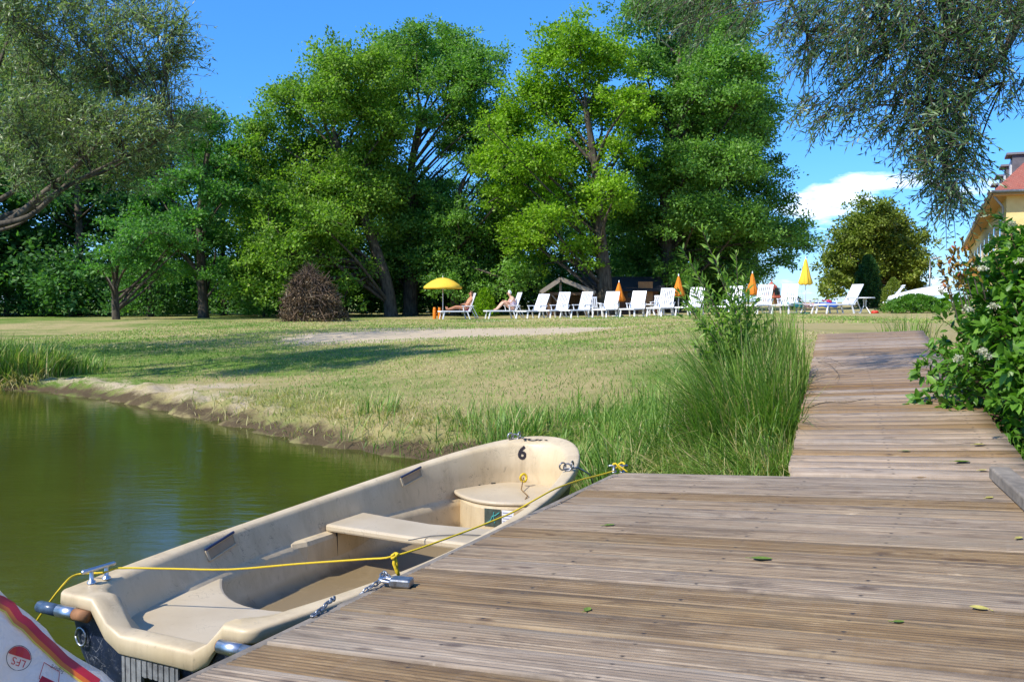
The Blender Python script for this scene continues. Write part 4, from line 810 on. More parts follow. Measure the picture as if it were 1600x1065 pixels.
# ---- leafy bush beside the walkway
def bush_right():
    bx, by = 3.66, 6.0; bz = gz1(bx, by); root = empty('leafy_bush', (bx, by, bz), label='large bright green leafy bush overhanging the right side of the walkway', cat='bush')
    g = MB(); PP = []; DD = []; NN = []; RN = []; tips = []
    for i in range(900):
        # target tip on an irregular envelope
        a = rng.uniform(0, 6.28); t = rng.uniform(.0, 1.)**.7; R = (1.05-.45*t**2.2)*(.55+.45*rng.uniform(0, 1)**.5)*(1+.16*math.sin(a*3+1)); tz = .12+t*1.22+rng.normal(0, .05)
        tz += .15*t
        if math.cos(a) > -.1: R *= 1.5; tz += .12*t
        tip = Vector((bx+.12+R*math.cos(a), by+R*math.sin(a)*1.1, bz+tz)); b0 = Vector((bx+rng.uniform(-.3, .5), by+rng.uniform(-.3, .3), bz+rng.uniform(0, .15))); mid = b0.lerp(tip, .5)+Vector((0, 0, .15))
        P = smoothp([b0, mid, tip], 5); g.tube([P[0], P[4], P[-1]], [.008, .006, .002], 4, cap=False)
        Q_ = np.array([tuple(p) for p in P]); up = tip-mid; up.normalize()
        for j in range(4, len(P)):
            base = Q_[j]; ax = nrm(Q_[j]-Q_[j-1])
            S = nrm(np.cross(ax, rdir(1)[0]))
            for sgn in (1, -1):
                for rep in range(2 if j > 6 else 1): PP.append(base+rng.normal(0, .02, 3)); DD.append(ax*.45+S*sgn*.9+rng.normal(0, .22, 3)+[0, 0, .05]); NN.append(np.array([0, 0, .9])+rng.normal(0, .35, 3)); RN.append(np.clip(.35+.28*t+rng.normal(0, .16), 0, 1))
        for k in range(5): PP.append(Q_[-1]); DD.append(nrm(np.array(up))*.7+rng.normal(0, .5, 3)); NN.append(np.array([0, -.2, .8])+rng.normal(0, .3, 3)); RN.append(np.clip(.55+.2*t+rng.normal(0, .15), 0, 1))
    n = len(PP); print('bush', n); g.build('stem', bark('bush_bark', (.05, .03, .02), (.14, .08, .05), 30), root, smooth=True, world=True)
    L = rng.uniform(.055, .105, n); leaves('foliage', np.array(PP), np.array(DD), nrm(np.array(NN)), L, L*.48, np.array(RN), LM['bush'], root, fold=.13)
    # reddish young shoots and flower heads
    blo = leafmat('blossom', (.35, .33, .22), (.6, .58, .45), .3)
    PP = []; DD = []; sh = MB()
    for (px, py) in ((1482, 388), (1478, 400), (1468, 412), (1490, 378), (1488, 395), (1500, 372), (1512, 380), (1462, 398)):
        p = aty(px, py, 6.05); q = p-np.array([-.12, 0, .35]); sh.tube([q, (p+q)/2+[.01, 0, .02], p], [.004, .003, .002], 4, cap=False)
        for k in range(22): t = k/22; PP.append(q+(p-q)*(.35+.65*t)); DD.append(rng.normal(0, .7, 3)+[0, 0, .5])
    n = len(PP); leaves('young_shoots', np.array(PP), np.array(DD), nrm(rng.normal(0, .5, (n, 3))+[0, -.3, .6]), .042, .02, rng.uniform(0, 1, n), leafmat('young_leaves', (.20, .16, .02), (.38, .20, .04), .35, (.45, .12, .05)), root, fold=.1)
    sh.build('young_stem', BK2, root, world=True)
    PP = []; 
    for (px, py, D) in ((1552, 478, 5.3), (1594, 408, 5.6), (1470, 455, 5.5), (1535, 548, 5.0), (1543, 555, 5.0), (1535, 420, 5.5), (1512, 482, 5.3), (1497, 560, 5.1), (1580, 350, 5.9)):
        p = aty(px, py, D); PP = p+rng.normal(0, .009, (60, 3))*[1.3, 1.3, .7]; n = 60; leaves('flower_head', PP, rng.normal(0, 1, (n, 3))+[0, 0, .4], nrm(rng.normal(0, 1, (n, 3))+[0, -.5, 1]), .016, .011, rng.uniform(0, 1, n), blo, root)
bush_right()
# ------------------------------------------------------------------ beach furniture
white = plain('white_plastic', (.74, .75, .76), .4, var=.05, sc=8); orange = plain('orange_canvas', (.68, .20, .010), .8, var=.15, sc=20, bump=.3); yellow = plain('yellow_canvas', (.80, .50, .04), .8, var=.12, sc=14, bump=.3)
brownwood = plain('brown_timber', (.13, .075, .04), .85, var=.35, sc=14, bump=.6, bd=.01)
def lounger(style, recline, name='sun_lounger'):
    """x axis: from backrest (origin side) towards the foot; origin on the ground under the hinge"""
    r = empty(name); sz = .34; g = MB()
    for s in (-.3, .3): g.box((.62, s, sz), (1.36, .05, .055))
    g.box((1.30, 0, sz), (.05, .64, .055)); g.box((0, 0, sz), (.05, .6, .04)); g.build('seat_frame', white, r, bevel=.008)
    g = MB()
    for k in range(11): g.box((.07+k*.115, 0, sz+.022+(.0 if k < 9 else -.004)), (.075, .56, .018))
    g.build('seat_slats', white, r)
    ca, sa = math.cos(recline), math.sin(recline); R = Matrix.Rotation(recline, 3, 'Y'); h = .84
    def B(u, v, w): return Vector((-u*ca-w*sa, v, sz+.03+u*sa-w*ca+0*w))
    Rb = Matrix(((-ca, 0, -sa), (0, 1, 0), (sa, 0, -ca))).transposed().transposed()
    g = MB(); 
    def bx(u0, u1, v0, v1, th=.03): g.box(B((u0+u1)/2, (v0+v1)/2, 0), (u1-u0, v1-v0, th), Matrix((( -ca, 0, -sa), (0, 1, 0), (sa, 0, -ca))))
    bx(0, h, -.31, -.25); bx(0, h, .25, .31); bx(h-.09, h, -.25, .25); bx(0, .09, -.25, .25)
    if style == 'v':
        for k in range(6): v = -.20+k*.08; bx(.09, h*.36, v-.024, v+.024, .02); bx(h*.44, h-.09, v-.024, v+.024, .02)
        bx(h*.36, h*.44, -.25, .25)
    else:
        for k in range(6): u = .13+k*.115; bx(u-.012, u+.075, -.25, .25, .02)
    g.build('backrest', white, r, bevel=.006)
    for s in (-1, 1):
        g = MB(); g.box((.10, s*.34, sz+.235), (.56, .06, .035)); g.bar((.32, s*.34, sz+.22), (.28, s*.32, sz), .05, .03); g.bar((-.12, s*.34, sz+.22), (.02, s*.32, sz), .05, .03)
        g.build('armrest', white, r, bevel=.008)
        for (x0, x1) in ((1.16, 1.24), (.12, .0)):
            MB().bar((x0, s*.29, sz), (x1, s*.31, 0), .05, .045).build('leg', white, r)
    MB().bar((-.30*ca, -.2, sz+.34*sa), (-.42, -.2, .06), .03, .03).bar((-.30*ca, .2, sz+.34*sa), (-.42, .2, .06), .03, .03).bar((-.42, -.22, .06), (-.42, .22, .06), .03, .03).build('back_prop', white, r)
    return r
LV = lounger('v', math.radians(70)); LHs = lounger('h', math.radians(62)); LR = lounger('v', math.radians(60)); FL = lounger('v', math.radians(6))
def place(src, px, py, D, rz, label, cat, group=None, sc=1.):
    p = aty(px, py, D); r = copy_tree(src); r.location = (p[0], D, ground_at(p[0], D)); r.rotation_euler = (0, 0, rz); r.scale = (sc,)*3; return tag(r, label, cat, group)
def kill(r):
    for c in list(r.children): bpy.data.objects.remove(c)
    bpy.data.objects.remove(r)
GP = 'white sun loungers in a row on the lawn'; rA = math.radians(213)
rowy = lambda px: 46-(px-700)*.0085
LS = [(731, LV, 204, 'white sun lounger under the reclining sunbather beside the open yellow parasol', 1.), (803, LV, 204, 'white sun lounger on which the white haired person sits, second from the left', 1.),
      (842, LR, 228, 'white sun lounger standing empty, just right of the white haired person', .98), (877, LV, 234, 'second empty white lounger right of the white haired person', .98), (912, LV, 230, 'third empty white lounger right of the white haired person', .98),
      (953, LHs, 246, 'white sun lounger with horizontal slats in front of the leftmost closed orange parasol', 1.), (995, LHs, 244, 'white sun lounger with horizontal slats in front of the brown cabin', 1.), (1040, LV, 240, 'white sun lounger just left of the second closed orange parasol', 1.02),
      (1086, LV, 234, 'white sun lounger just right of the second closed orange parasol', 1.02), (1145, LV, 234, 'white sun lounger partly hidden behind the sapling', 1.03), (1192, LV, 234, 'white sun lounger just right of the third closed parasol, left of the red roof', 1.05), (1232, LV, 234, 'white sun lounger with a turquoise towel left of the yellow closed parasol', 1.05)]
lo = []
for px, src, rz, lb, sc in LS: lo.append(place(src, px, 490, rowy(px), math.radians(rz+random.uniform(-7, 7)), lb, 'sun lounger', GP, sc*1.06))
grey_l = place(LR, 1326, 487, 40.5, math.radians(200), 'white sun lounger seen from the side beside the round table', 'sun lounger', GP, 1.12)
flat_l = place(FL, 1262, 487, 41, math.radians(12), 'white sun lounger laid flat with towels on it, right of the yellow closed parasol', 'sun lounger', GP, 1.)
for r in (LV, LHs, LR, FL): kill(r)
# towels
def towel(px, D, zo, w, l, rz, m, label):
    p = aty(px, 480, D); z0 = ground_at(p[0], D)+zo; n = 9; V = []; 
    for i in range(n):
        for j in range(5): x = (i/(n-1)-.5)*l; y = (j/4-.5)*w; V.append((x, y, .03*math.sin(i*1.7+j)+.02*math.sin(j*3.1+i)-(.16 if j == 0 else 0)))
    g = MB().add(V, [(i*5+j, (i+1)*5+j, (i+1)*5+j+1, i*5+j+1) for i in range(n-1) for j in range(4)]); o = g.build('towel', m, None, smooth=True); o.location = (p[0], D, z0); o.rotation_euler = (0, 0, rz)
    sl_ = o.modifiers.new('t', 'SOLIDIFY'); sl_.thickness = .012; tag(o, label, 'towel'); return o
towel(1241, 41.0, .46, .5, .55, .3, plain('turquoise_cloth', (.04, .30, .36), .9), 'turquoise towel hanging over the lounger edge left of the yellow closed parasol')
towel(1290, 41.0, .44, .55, .9, .2, plain('blue_cloth', (.03, .12, .50), .9), 'blue towel on the flat lounger at the right')
towel(1292, 41.2, .55, .35, .35, .6, plain('red_cloth', (.50, .03, .08), .9), 'crumpled red cloth on top of the blue towel')
towel(1263, 41.0, .42, .4, .5, .2, plain('pink_cloth', (.5, .32, .33), .9), 'pale pink towel on the flat lounger beside the parasol pole')
# parasols
def closed(px, D, ptop, pbot, m, label, tilt=0.):
    p = aty(px, 490, D); z0 = ground_at(p[0], D); zt = aty(px, ptop, D)[2]-z0; zb = aty(px, pbot, D)[2]-z0; r = empty('closed_parasol', (p[0], D, z0), label=label, cat='parasol', group='closed parasols between the loungers')
    MB().tube([(0, 0, 0), (0, 0, zt+.02)], .022, 8).build('pole', white, r, smooth=True)
    H = zt-zb; prof = [(.02, zt), (.05, zt-.08), (.10, zt-H*.3), (.19, zt-H*.7), (.27, zb+.03), (.24, zb-.02), (.12, zb+.03)]; g = MB(); V = []; seg = 24
    for q, z_ in prof:
        for k in range(seg): a = 2*math.pi*k/seg; rr = q*(1+.20*math.cos(8*a)); V.append((rr*math.cos(a), rr*math.sin(a), z_+(.03*math.cos(8*a) if z_ < zb+.05 else 0)))
    g.add(V, [(i*seg+k, i*seg+(k+1) % seg, (i+1)*seg+(k+1) % seg, (i+1)*seg+k) for i in range(len(prof)-1) for k in range(seg)]); g.build('folded_canopy', m, r, smooth=True)
    MB().lathe([(.006, 0), (.03, .03), (.012, .1)], (0, 0, zt), 8).build('finial', white, r); MB().lathe([(.0, .06), (.2, .06), (.24, .0), (.0, .0)], (0, 0, 0), 14).build('base', plain('green_base', (.02, .12, .07), .5), r); return r
closed(967, 45.0, 441, 470, orange, 'closed orange parasol in front of the dark cabin, leftmost of the closed ones'); closed(1060, 43.5, 431, 462, orange, 'closed orange parasol between two loungers left of the sapling')
closed(1175, 42.5, 427, 460, orange, 'closed orange parasol just left of the distant red roof'); closed(1258, 41, 404, 444, yellow, 'tallest closed parasol, yellow, against the sky at the right')
def opened():
    D = 46; p = aty(692, 498, D); z0 = ground_at(p[0], D); r = empty('open_parasol', (p[0], D, z0), label='open yellow parasol shading the sunbather at the left end of the row', cat='parasol')
    zt = aty(692, 433, D)[2]-z0; MB().tube([(0, 0, 0), (0, 0, zt)], .02, 8).build('pole', white, r, smooth=True)
    seg = 8; rings = []; V = []; Rr = 30*D/F
    for t in (0.02, .3, .6, .85, 1.): rings.append([(Rr*t*math.cos(2*math.pi*k/24)*(1-.04*t*(k % 3 != 0)), Rr*t*math.sin(2*math.pi*k/24)*(1-.04*t*(k % 3 != 0)), zt-.02-.44*t**1.9+.0) for k in range(24)])
    rings.append([(x, y, z_-.10) for x, y, z_ in rings[-1]])
    o = MB().loft(rings).build('canopy', yellow, r, smooth=True); so_ = o.modifiers.new('s', 'SOLIDIFY'); so_.thickness = .006
    g = MB()
    for k in range(8): a = 2*math.pi*k/8; g.tube([(0, 0, zt-.06), (Rr*.5*math.cos(a), Rr*.5*math.sin(a), zt-.18), (Rr*.97*math.cos(a), Rr*.97*math.sin(a), zt-.50)], .008, 4); g.tube([(0, 0, zt-.6), (Rr*.5*math.cos(a), Rr*.5*math.sin(a), zt-.18)], .008, 4)
    g.build('rib', white, r); MB().lathe([(.005, 0), (.02, .02), (.01, .07)], (0, 0, zt), 8).build('finial', white, r)
opened()
# orange posts
for px, lb in ((679, 'left one of two short orange posts left of the parasol'), (687, 'right one of two short orange posts, nearest the parasol pole')):
    D = 46.5; p = aty(px, 490, D); o = MB().tube([(0, 0, -.1), (0, 0, .42)], .085, 12).tube([(0, 0, .42), (0, 0, .56)], [.085, .06], 12).build('orange_post', plain('orange_paint', (.75, .22, .01), .5), None, bevel=.01, smooth=True); o.location = (p[0], D, ground_at(p[0], D)); tag(o, lb, 'post', 'short orange posts by the parasol')
# small table, white chairs
def table(px, D, w, label, h=.7):
    p = aty(px, 490, D); r = empty('garden_table', (p[0], D, ground_at(p[0], D)), label=label, cat='table'); MB().lathe([(0, h), (w, h), (w+.01, h-.02), (w, h-.045), (0, h-.045)], seg=20).build('table_top', white, r, bevel=.005)
    for a in (0, 1, 2, 3): q = a*math.pi/2+.5; MB().tube([(.06*math.cos(q), .06*math.sin(q), h-.04), (.06*math.cos(q), .06*math.sin(q), .3), (.3*math.cos(q), .3*math.sin(q), 0)], .02, 6).build('leg', white, r)
table(1351, 40.5, .40, 'round white table between the lounger and the tipped chair', .68); table(1018, 44.8, .33, 'low white side table between two loungers in front of the cabin', .55)
def chair(px, D, rz, label, tip=0., zo=0., sc=1.):
    p = aty(px, 490, D); r = empty('garden_chair', (p[0], D, ground_at(p[0], D)+zo), rz, label=label, cat='chair', group='white garden chairs'); r.rotation_euler = (tip, 0, rz); r.scale = (sc,)*3
    g = MB(); g.box((0, 0, .42), (.46, .46, .03)); 
    g.build('seat', white, r, bevel=.01); g = MB()
    for v in (-.2, -.1, 0, .1, .2): g.bar((v, .22, .43), (v, .34, .95), .05, .02)
    g.bar((-.25, .35, .93), (.25, .35, .93), .03, .09); g.build('backrest', white, r)
    for s in (-1, 1):
        MB().bar((s*.25, -.22, .64), (s*.25, .28, .66), .05, .03).build('armrest', white, r)
        for y_ in (-.21, .21): MB().bar((s*.22, y_, .65 if y_ < 0 else .43), (s*.26, y_*1.2, 0), .045, .035).build('leg', white, r)
chair(1388, 40.5, math.radians(80), 'white garden chair tipped sideways against the round table', tip=math.radians(52), zo=.20, sc=1.1)
chair(930, 47.5, math.radians(20), 'white garden chair standing behind the loungers at the shelter'); chair(1026, 47, math.radians(-30), 'white garden chair behind the low side table')
# white sloping sail / boat cover beside the hedge
D = 43; P0 = aty(1388, 469, D); P1 = aty(1428, 456, D); P2 = aty(1475, 452, D); g = MB(); rg = []
for t in np.linspace(0, 1, 9):
    c = vec(P0)*(1-t)**2+vec(P1)*2*t*(1-t)+vec(P2)*t*t; w = .15+.75*t; rg.append([c+Vector((0, -w, -.05-.18*t)), c+Vector((0, -w*.5, .10)), c+Vector((0, 0, .17+.04*t)), c+Vector((0, w*.5, .10)), c+Vector((0, w, -.05-.18*t))])
o = g.loft(rg, closed=False).build('upturned_boat', white, None, smooth=True); s_ = o.modifiers.new('s', 'SOLIDIFY'); s_.thickness = .04
for k in (0,): tag(o, 'white upturned hull showing above the low hedge at the right', 'boat')
# street lamp
D = 60; p = aty(1452, 480, D); z0 = ground_at(p[0], D); zt = aty(1452, 404, D)[2]; r = empty('street_lamp', (p[0], D, z0), label='slim grey street lamp between the lime tree and the leafy bush', cat='street lamp'); h = zt-z0
MB().tube([(0, 0, 0), (0, 0, h*.97)], [.06, .04], 8).build('pole', steel, r, smooth=True); MB().tube([(0, 0, h*.95), (.05, 0, h), (.3, 0, h+.05)], .03, 6).build('arm', steel, r, smooth=True); MB().box((.38, 0, h+.04), (.4, .2, .1)).build('lamp_head', plain('lamp_grey', (.5, .5, .52), .4), r, bevel=.03)
o = MB().lathe([(.0, 0), (.13, .0), (.16, .06), (.12, .12), (0, .13)], seg=12).build('red_ball', plain('red_plastic', (.6, .04, .02), .4), None, smooth=True); p = aty(1367, 490, 40); o.location = (p[0], 40, ground_at(p[0], 40)-.01); tag(o, 'small red ball lying under the tipped white chair', 'ball')
# ------------------------------------------------------------------ shelter, cabin, red-roofed pavilion
def shelter():
    D = 50; L_ = aty(845, 455, D); R_ = aty(930, 456, D); T_ = aty(876, 434, D); bz = gz1(T_[0], D)
    r = empty('garden_shelter', (T_[0], D, bz), label='open wooden shelter with a low gabled roof behind the loungers', cat='shelter'); W2 = 2.6
    def roofside(a, b, nm):
        a = vec(a); b = vec(b); g = MB(); n = 9
        for k in range(n):
            t0 = k/n; t1 = (k+1)/n; p0 = a.lerp(b, t0); p1 = a.lerp(b, t1+.02); g.add([p0+Vector((0, -.0, .03)), p1+Vector((0, 0, 0)), p1+Vector((0, W2, 0)), p0+Vector((0, W2, .03)), p0+Vector((0, 0, -.05)), p1+Vector((0, 0, -.07)), p1+Vector((0, W2, -.07)), p0+Vector((0, W2, -.05))], [(0, 1, 2, 3), (7, 6, 5, 4), (0, 4, 5, 1), (1, 5, 6, 2), (2, 6, 7, 3), (3, 7, 4, 0)])
        g.build(nm, plain('weathered_roof', (.12, .10, .08), .9, var=.3, sc=6), r, world=True)
    roofside(T_, L_, 'roof_panel'); roofside(T_, R_, 'roof_panel')
    g = MB(); g.bar(vec(T_)+Vector((0, -.03, -.06)), vec(L_)+Vector((0, -.03, -.06)), .05, .22); g.bar(vec(T_)+Vector((0, -.03, -.06)), vec(R_)+Vector((0, -.03, -.06)), .05, .22); g.build('barge_board', plain('pale_timber', (.26, .21, .16), .8, var=.25), r, world=True)
    g = MB(); zb = L_[2]-.12; g.bar((L_[0]+.2, D+.3, zb), (R_[0]-.2, D+.3, zb), .12, .14); g.bar((L_[0]+.2, D+W2-.2, zb), (R_[0]-.2, D+W2-.2, zb), .12, .14); g.build('tie_beam', brownwood, r, world=True)
    for x in (L_[0]+.45, R_[0]-.45):
        for y_ in (D+.3, D+W2-.2): MB().box((x, y_, (zb+bz)/2), (.13, .13, zb-bz+.1)).build('post', brownwood, r, world=True)
    MB().box((T_[0], D+.3, (zb+T_[2])/2-.1), (.12, .12, .5)).bar((T_[0], D+.3, zb-.6), (T_[0]-.5, D+.3, zb), .07, .07).bar((T_[0], D+.3, zb-.6), (T_[0]+.5, D+.3, zb), .07, .07).build('king_post', plain('pale_timber', (.26, .21, .16), .8, var=.25), r, world=True)
    g = MB()
    for k in range(14): g.box((L_[0]+.5+k*(R_[0]-L_[0]-1)/13, D+W2-.1, bz+.55), (.17, .02, 1.1))
    g.build('back_panel', brownwood, r, world=True)
shelter()
def cabin():
    D = 53; x0 = aty(924, 470, D)[0]; x1 = aty(1028, 470, D)[0]; zt = aty(980, 452, D)[2]; zr = aty(980, 431, D)[2]; bz = gz1(x0, D)-.05; dp = 3.6
    r = empty('wooden_cabin', ((x0+x1)/2, D, bz), label='low brown plank cabin with a dark felt roof behind the closed parasols', cat='cabin')
    g = MB(); n = 13; hh = (zt-bz)/n
    for k in range(n):
        z_ = bz+hh*(k+.5)
        g.box(((x0+x1)/2, D, z_), (x1-x0, .05+.01*(k % 2), hh*.93)); g.box((x0, D+dp/2, z_), (.05, dp, hh*.93)); g.box((x1, D+dp/2, z_), (.05, dp, hh*.93)); g.box(((x0+x1)/2, D+dp, z_), (x1-x0, .05, hh*.93))
    g.build('wall', plain('red_brown_planks', (.16, .065, .03), .8, var=.3, sc=12), r, world=True)
    g = MB(); g.add([(x0-.4, D-.4, zt-.05), (x1+.4, D-.4, zt-.05), (x1+.4, D+dp/2, zr), (x0-.4, D+dp/2, zr), (x0-.4, D+dp+.4, zt-.05), (x1+.4, D+dp+.4, zt-.05)], [(0, 1, 2, 3), (3, 2, 5, 4)]); o = g.build('roof', plain('bitumen_felt', (.03, .03, .035), .9, var=.3), r, world=True); s_ = o.modifiers.new('s', 'SOLIDIFY'); s_.thickness = .08
    for (cx, w) in ((.22, .7), (.62, .7)):
        f = MB().box((x0+(x1-x0)*cx, D-.04, bz+1.25), (w, .05, .6)).build('window', brownwood, r, world=True); MB().box((x0+(x1-x0)*cx, D-.072, bz+1.25), (w-.14, .01, .46)).build('pane', plain('dark_glass', (.02, .03, .04), .1), f)
    dr = MB().box((x1-.7, D-.05, bz+.95), (.8, .06, 1.85)).build('door', plain('orange_brown_door', (.38, .17, .06), .7, var=.25), r, world=True); MB().box((x1-1.0, D-.1, bz+1.0), (.03, .05, .12)).build('handle', steel, dr)
    # gable board seen at the right end
cabin()
def pavilion():
    D = 95; L_ = aty(1190, 465, D); R_ = aty(1221, 465, D); T_ = aty(1206, 440, D); bz = gz1(T_[0], D)-.1; cx = (L_[0]+R_[0])/2; w = (R_[0]-L_[0])/2
    r = empty('red_roofed_pavilion', (cx, D, bz), label='small distant pavilion with a steep red roof right of the third parasol', cat='pavilion')
    red = plain('red_tiles', (.42, .10, .06), .85, var=.25, sc=5)
    MB().lathe([(w*1.08, 0), (w*.98, .1), (w*.55, (T_[2]-L_[2])*.72), (.05, T_[2]-L_[2])], (cx, D, L_[2]), 8).build('roof', red, r, world=True)
    MB().lathe([(w*.85, 0), (w*.85, L_[2]-bz+.05)], (cx, D, bz), 8).build('wall', plain('brick_red', (.30, .12, .08), .9), r, world=True)
    g = MB()
    for k in range(4): a = -math.pi/2+(k-1.5)*.785; g.box((cx+w*.82*math.cos(a), D+w*.82*math.sin(a), bz+1.4), (.5, .06, 1.), Matrix.Rotation(a+math.pi/2, 3, 'Z'))
    g.build('window', plain('dark_glass', (.02, .03, .04), .1), r, world=True); MB().lathe([(.05, 0), (.1, .15), (.02, .5)], (cx, D, T_[2]-.02), 8).build('finial', steel, r, world=True)
pavilion()
# ------------------------------------------------------------------ yellow hotel building at the right edge
def hotel():
    D = 53; C0 = vec(aty(1573, 300, D)); ze = C0.z; bz = gz1(C0.x, D)-.2; az = math.atan2(1459-800, F); dv = Vector((math.sin(az), math.cos(az), 0)); wv = Vector((dv.y, -dv.x, 0)); Ln = 62; Wd = 13
    r = empty('hotel_building', (C0.x, D, bz), label='yellow plastered building with red hipped roof and grey dormers at the right edge', cat='building')
    ym = NT('yellow_plaster'); f = ym.noise(1.5, None, 6, .6); ym = ym.bsdf(ym.ramp(f, [(.3, (.60, .47, .19)), (.7, (.70, .57, .26))]), .9, .1, bump=ym.noise(40), bs=.2, bd=.01)
    rm = NT('red_roof_tiles'); br = rm.N('ShaderNodeTexBrick', Scale=3.2); rm.set(br.inputs['Vector'], rm.coord()); br.inputs['Color1'].default_value = (.36, .09, .06, 1); br.inputs['Color2'].default_value = (.26, .06, .045, 1); br.inputs['Mortar'].default_value = (.13, .04, .03, 1); rm = rm.bsdf(rm.mix(rm.noise(3, None, 5), br.outputs[0], (.30, .13, .10)), .8, .2, bump=br.outputs[1], bs=.6, bd=.03)
    def P(l, w, z_): return C0+dv*l+wv*w+Vector((0, 0, z_-ze))
    H = ze-bz; g = MB(); b = [P(0, 0, bz), P(Ln, 0, bz), P(Ln, Wd, bz), P(0, Wd, bz)]; t = [q+Vector((0, 0, H)) for q in b]
    g.add(b+t, [(0, 1, 5, 4), (1, 2, 6, 5), (2, 3, 7, 6), (3, 0, 4, 7)]).build('wall', ym, r, world=True)
    o = .7; rh = 7.6; e_ = [P(-o, -o, ze), P(Ln+o, -o, ze), P(Ln+o, Wd+o, ze), P(-o, Wd+o, ze)]; rd = [P(5.4, Wd/2, ze+rh), P(Ln-5.4, Wd/2, ze+rh)]
    g = MB().add(e_+rd, [(0, 1, 5, 4), (1, 2, 5), (2, 3, 4, 5), (3, 0, 4)]); roof = g.build('roof', rm, r, world=True)
    MB().add(e_+[q+Vector((0, 0, -.22)) for q in e_], [(0, 1, 5, 4), (1, 2, 6, 5), (2, 3, 7, 6), (3, 0, 4, 7), (4, 5, 6, 7)]).build('eaves', plain('ochre_eaves', (.46, .27, .11), .8), r, world=True)
    MB().tube([P(-o-.1, -o-.1, ze-.04), P(Ln+o, -o-.1, ze-.04)], .09, 8).tube([P(-o-.1, -o-.1, ze-.04), P(-o-.1, Wd+o, ze-.04)], .09, 8).build('gutter', steel, r, smooth=True, world=True)
    MB().tube([P(-.1, -o, ze-.1), P(.3, -.15, ze-.8), P(.3, -.12, bz)], .07, 8).build('downpipe', plain('pipe_grey', (.34, .36, .38), .5, .5), r, smooth=True, world=True)
    slate = plain('slate_grey', (.11, .105, .12), .8, var=.3, sc=3)
    R3 = Matrix.Rotation(math.pi/2-az, 3, 'Z')
    for k in range(11):
        l = 3.3+k*5.2; dd = MB().box(P(l, 2.0, ze+1.5), (1.7, 3.2, 1.7), R3).build('dormer', slate, r, world=True)
        MB().box(P(l, 1.9, ze+2.4), (2.0, 3.6, .12), R3).build('dormer_roof', plain('lead_grey', (.17, .16, .17), .7), dd)
        f = MB().box(P(l, .37, ze+1.5), (1.1, .08, 1.1), R3).build('dormer_window', plain('white_frame', (.6, .6, .6), .5), dd); 
        for q in (-.3, .3): MB().box(P(l+q, .12, ze+1.75), (.5, .03, 1.15), R3).build('pane', plain('dark_glass', (.02, .03, .04), .1), f) if False else None
    wf = plain('white_frame', (.6, .6, .6), .5); gl = plain('window_glass', (.03, .045, .06), .08, spec=.8)
    for k in range(9):
        l = 3.5+k*6.4
        for hz in (ze-2.1, ze-5.3):
            if hz < bz+1: continue
            f = MB().box(P(l, -.03, hz), (1.35, .10, 1.8), R3).build('window', wf, r, world=True); MB().box(P(l, -.09, hz), (1.1, .03, 1.55), R3).build('pane', gl, f)
    for w_ in (3.2, 7.2, 10.6):
        for hz in (ze-5.0,):
            f = MB().box(P(-.03, w_, hz), (.10, 1.35, 1.9), R3).build('window', wf, r, world=True); MB().box(P(-.09, w_, hz), (.03, 1.1, 1.65), R3).build('pane', gl, f)
    a = P(0, .1, ze-2.75); g = MB(); g.add([P(-.05, .6, ze-3.2), P(-.05, 9.0, ze-3.2), P(-1.7, 9.3, ze-4.2), P(-1.7, .3, ze-4.2)], [(0, 1, 2, 3)]); o_ = g.build('awning', plain('red_awning', (.45, .05, .05), .8), r, world=True); s_ = o_.modifiers.new('s', 'SOLIDIFY'); s_.thickness = .03
    ch = MB().box(P(7.6, Wd/2-2.2, ze+rh-.3), (.9, 1.1, 2.2), R3).build('chimney', plain('brick', (.30, .10, .06), .9), roof); ch.matrix_parent_inverse = (roof.matrix_parent_inverse @ Matrix.Identity(4)).inverted() @ Matrix.Identity(4) if False else ch.matrix_parent_inverse
hotel()
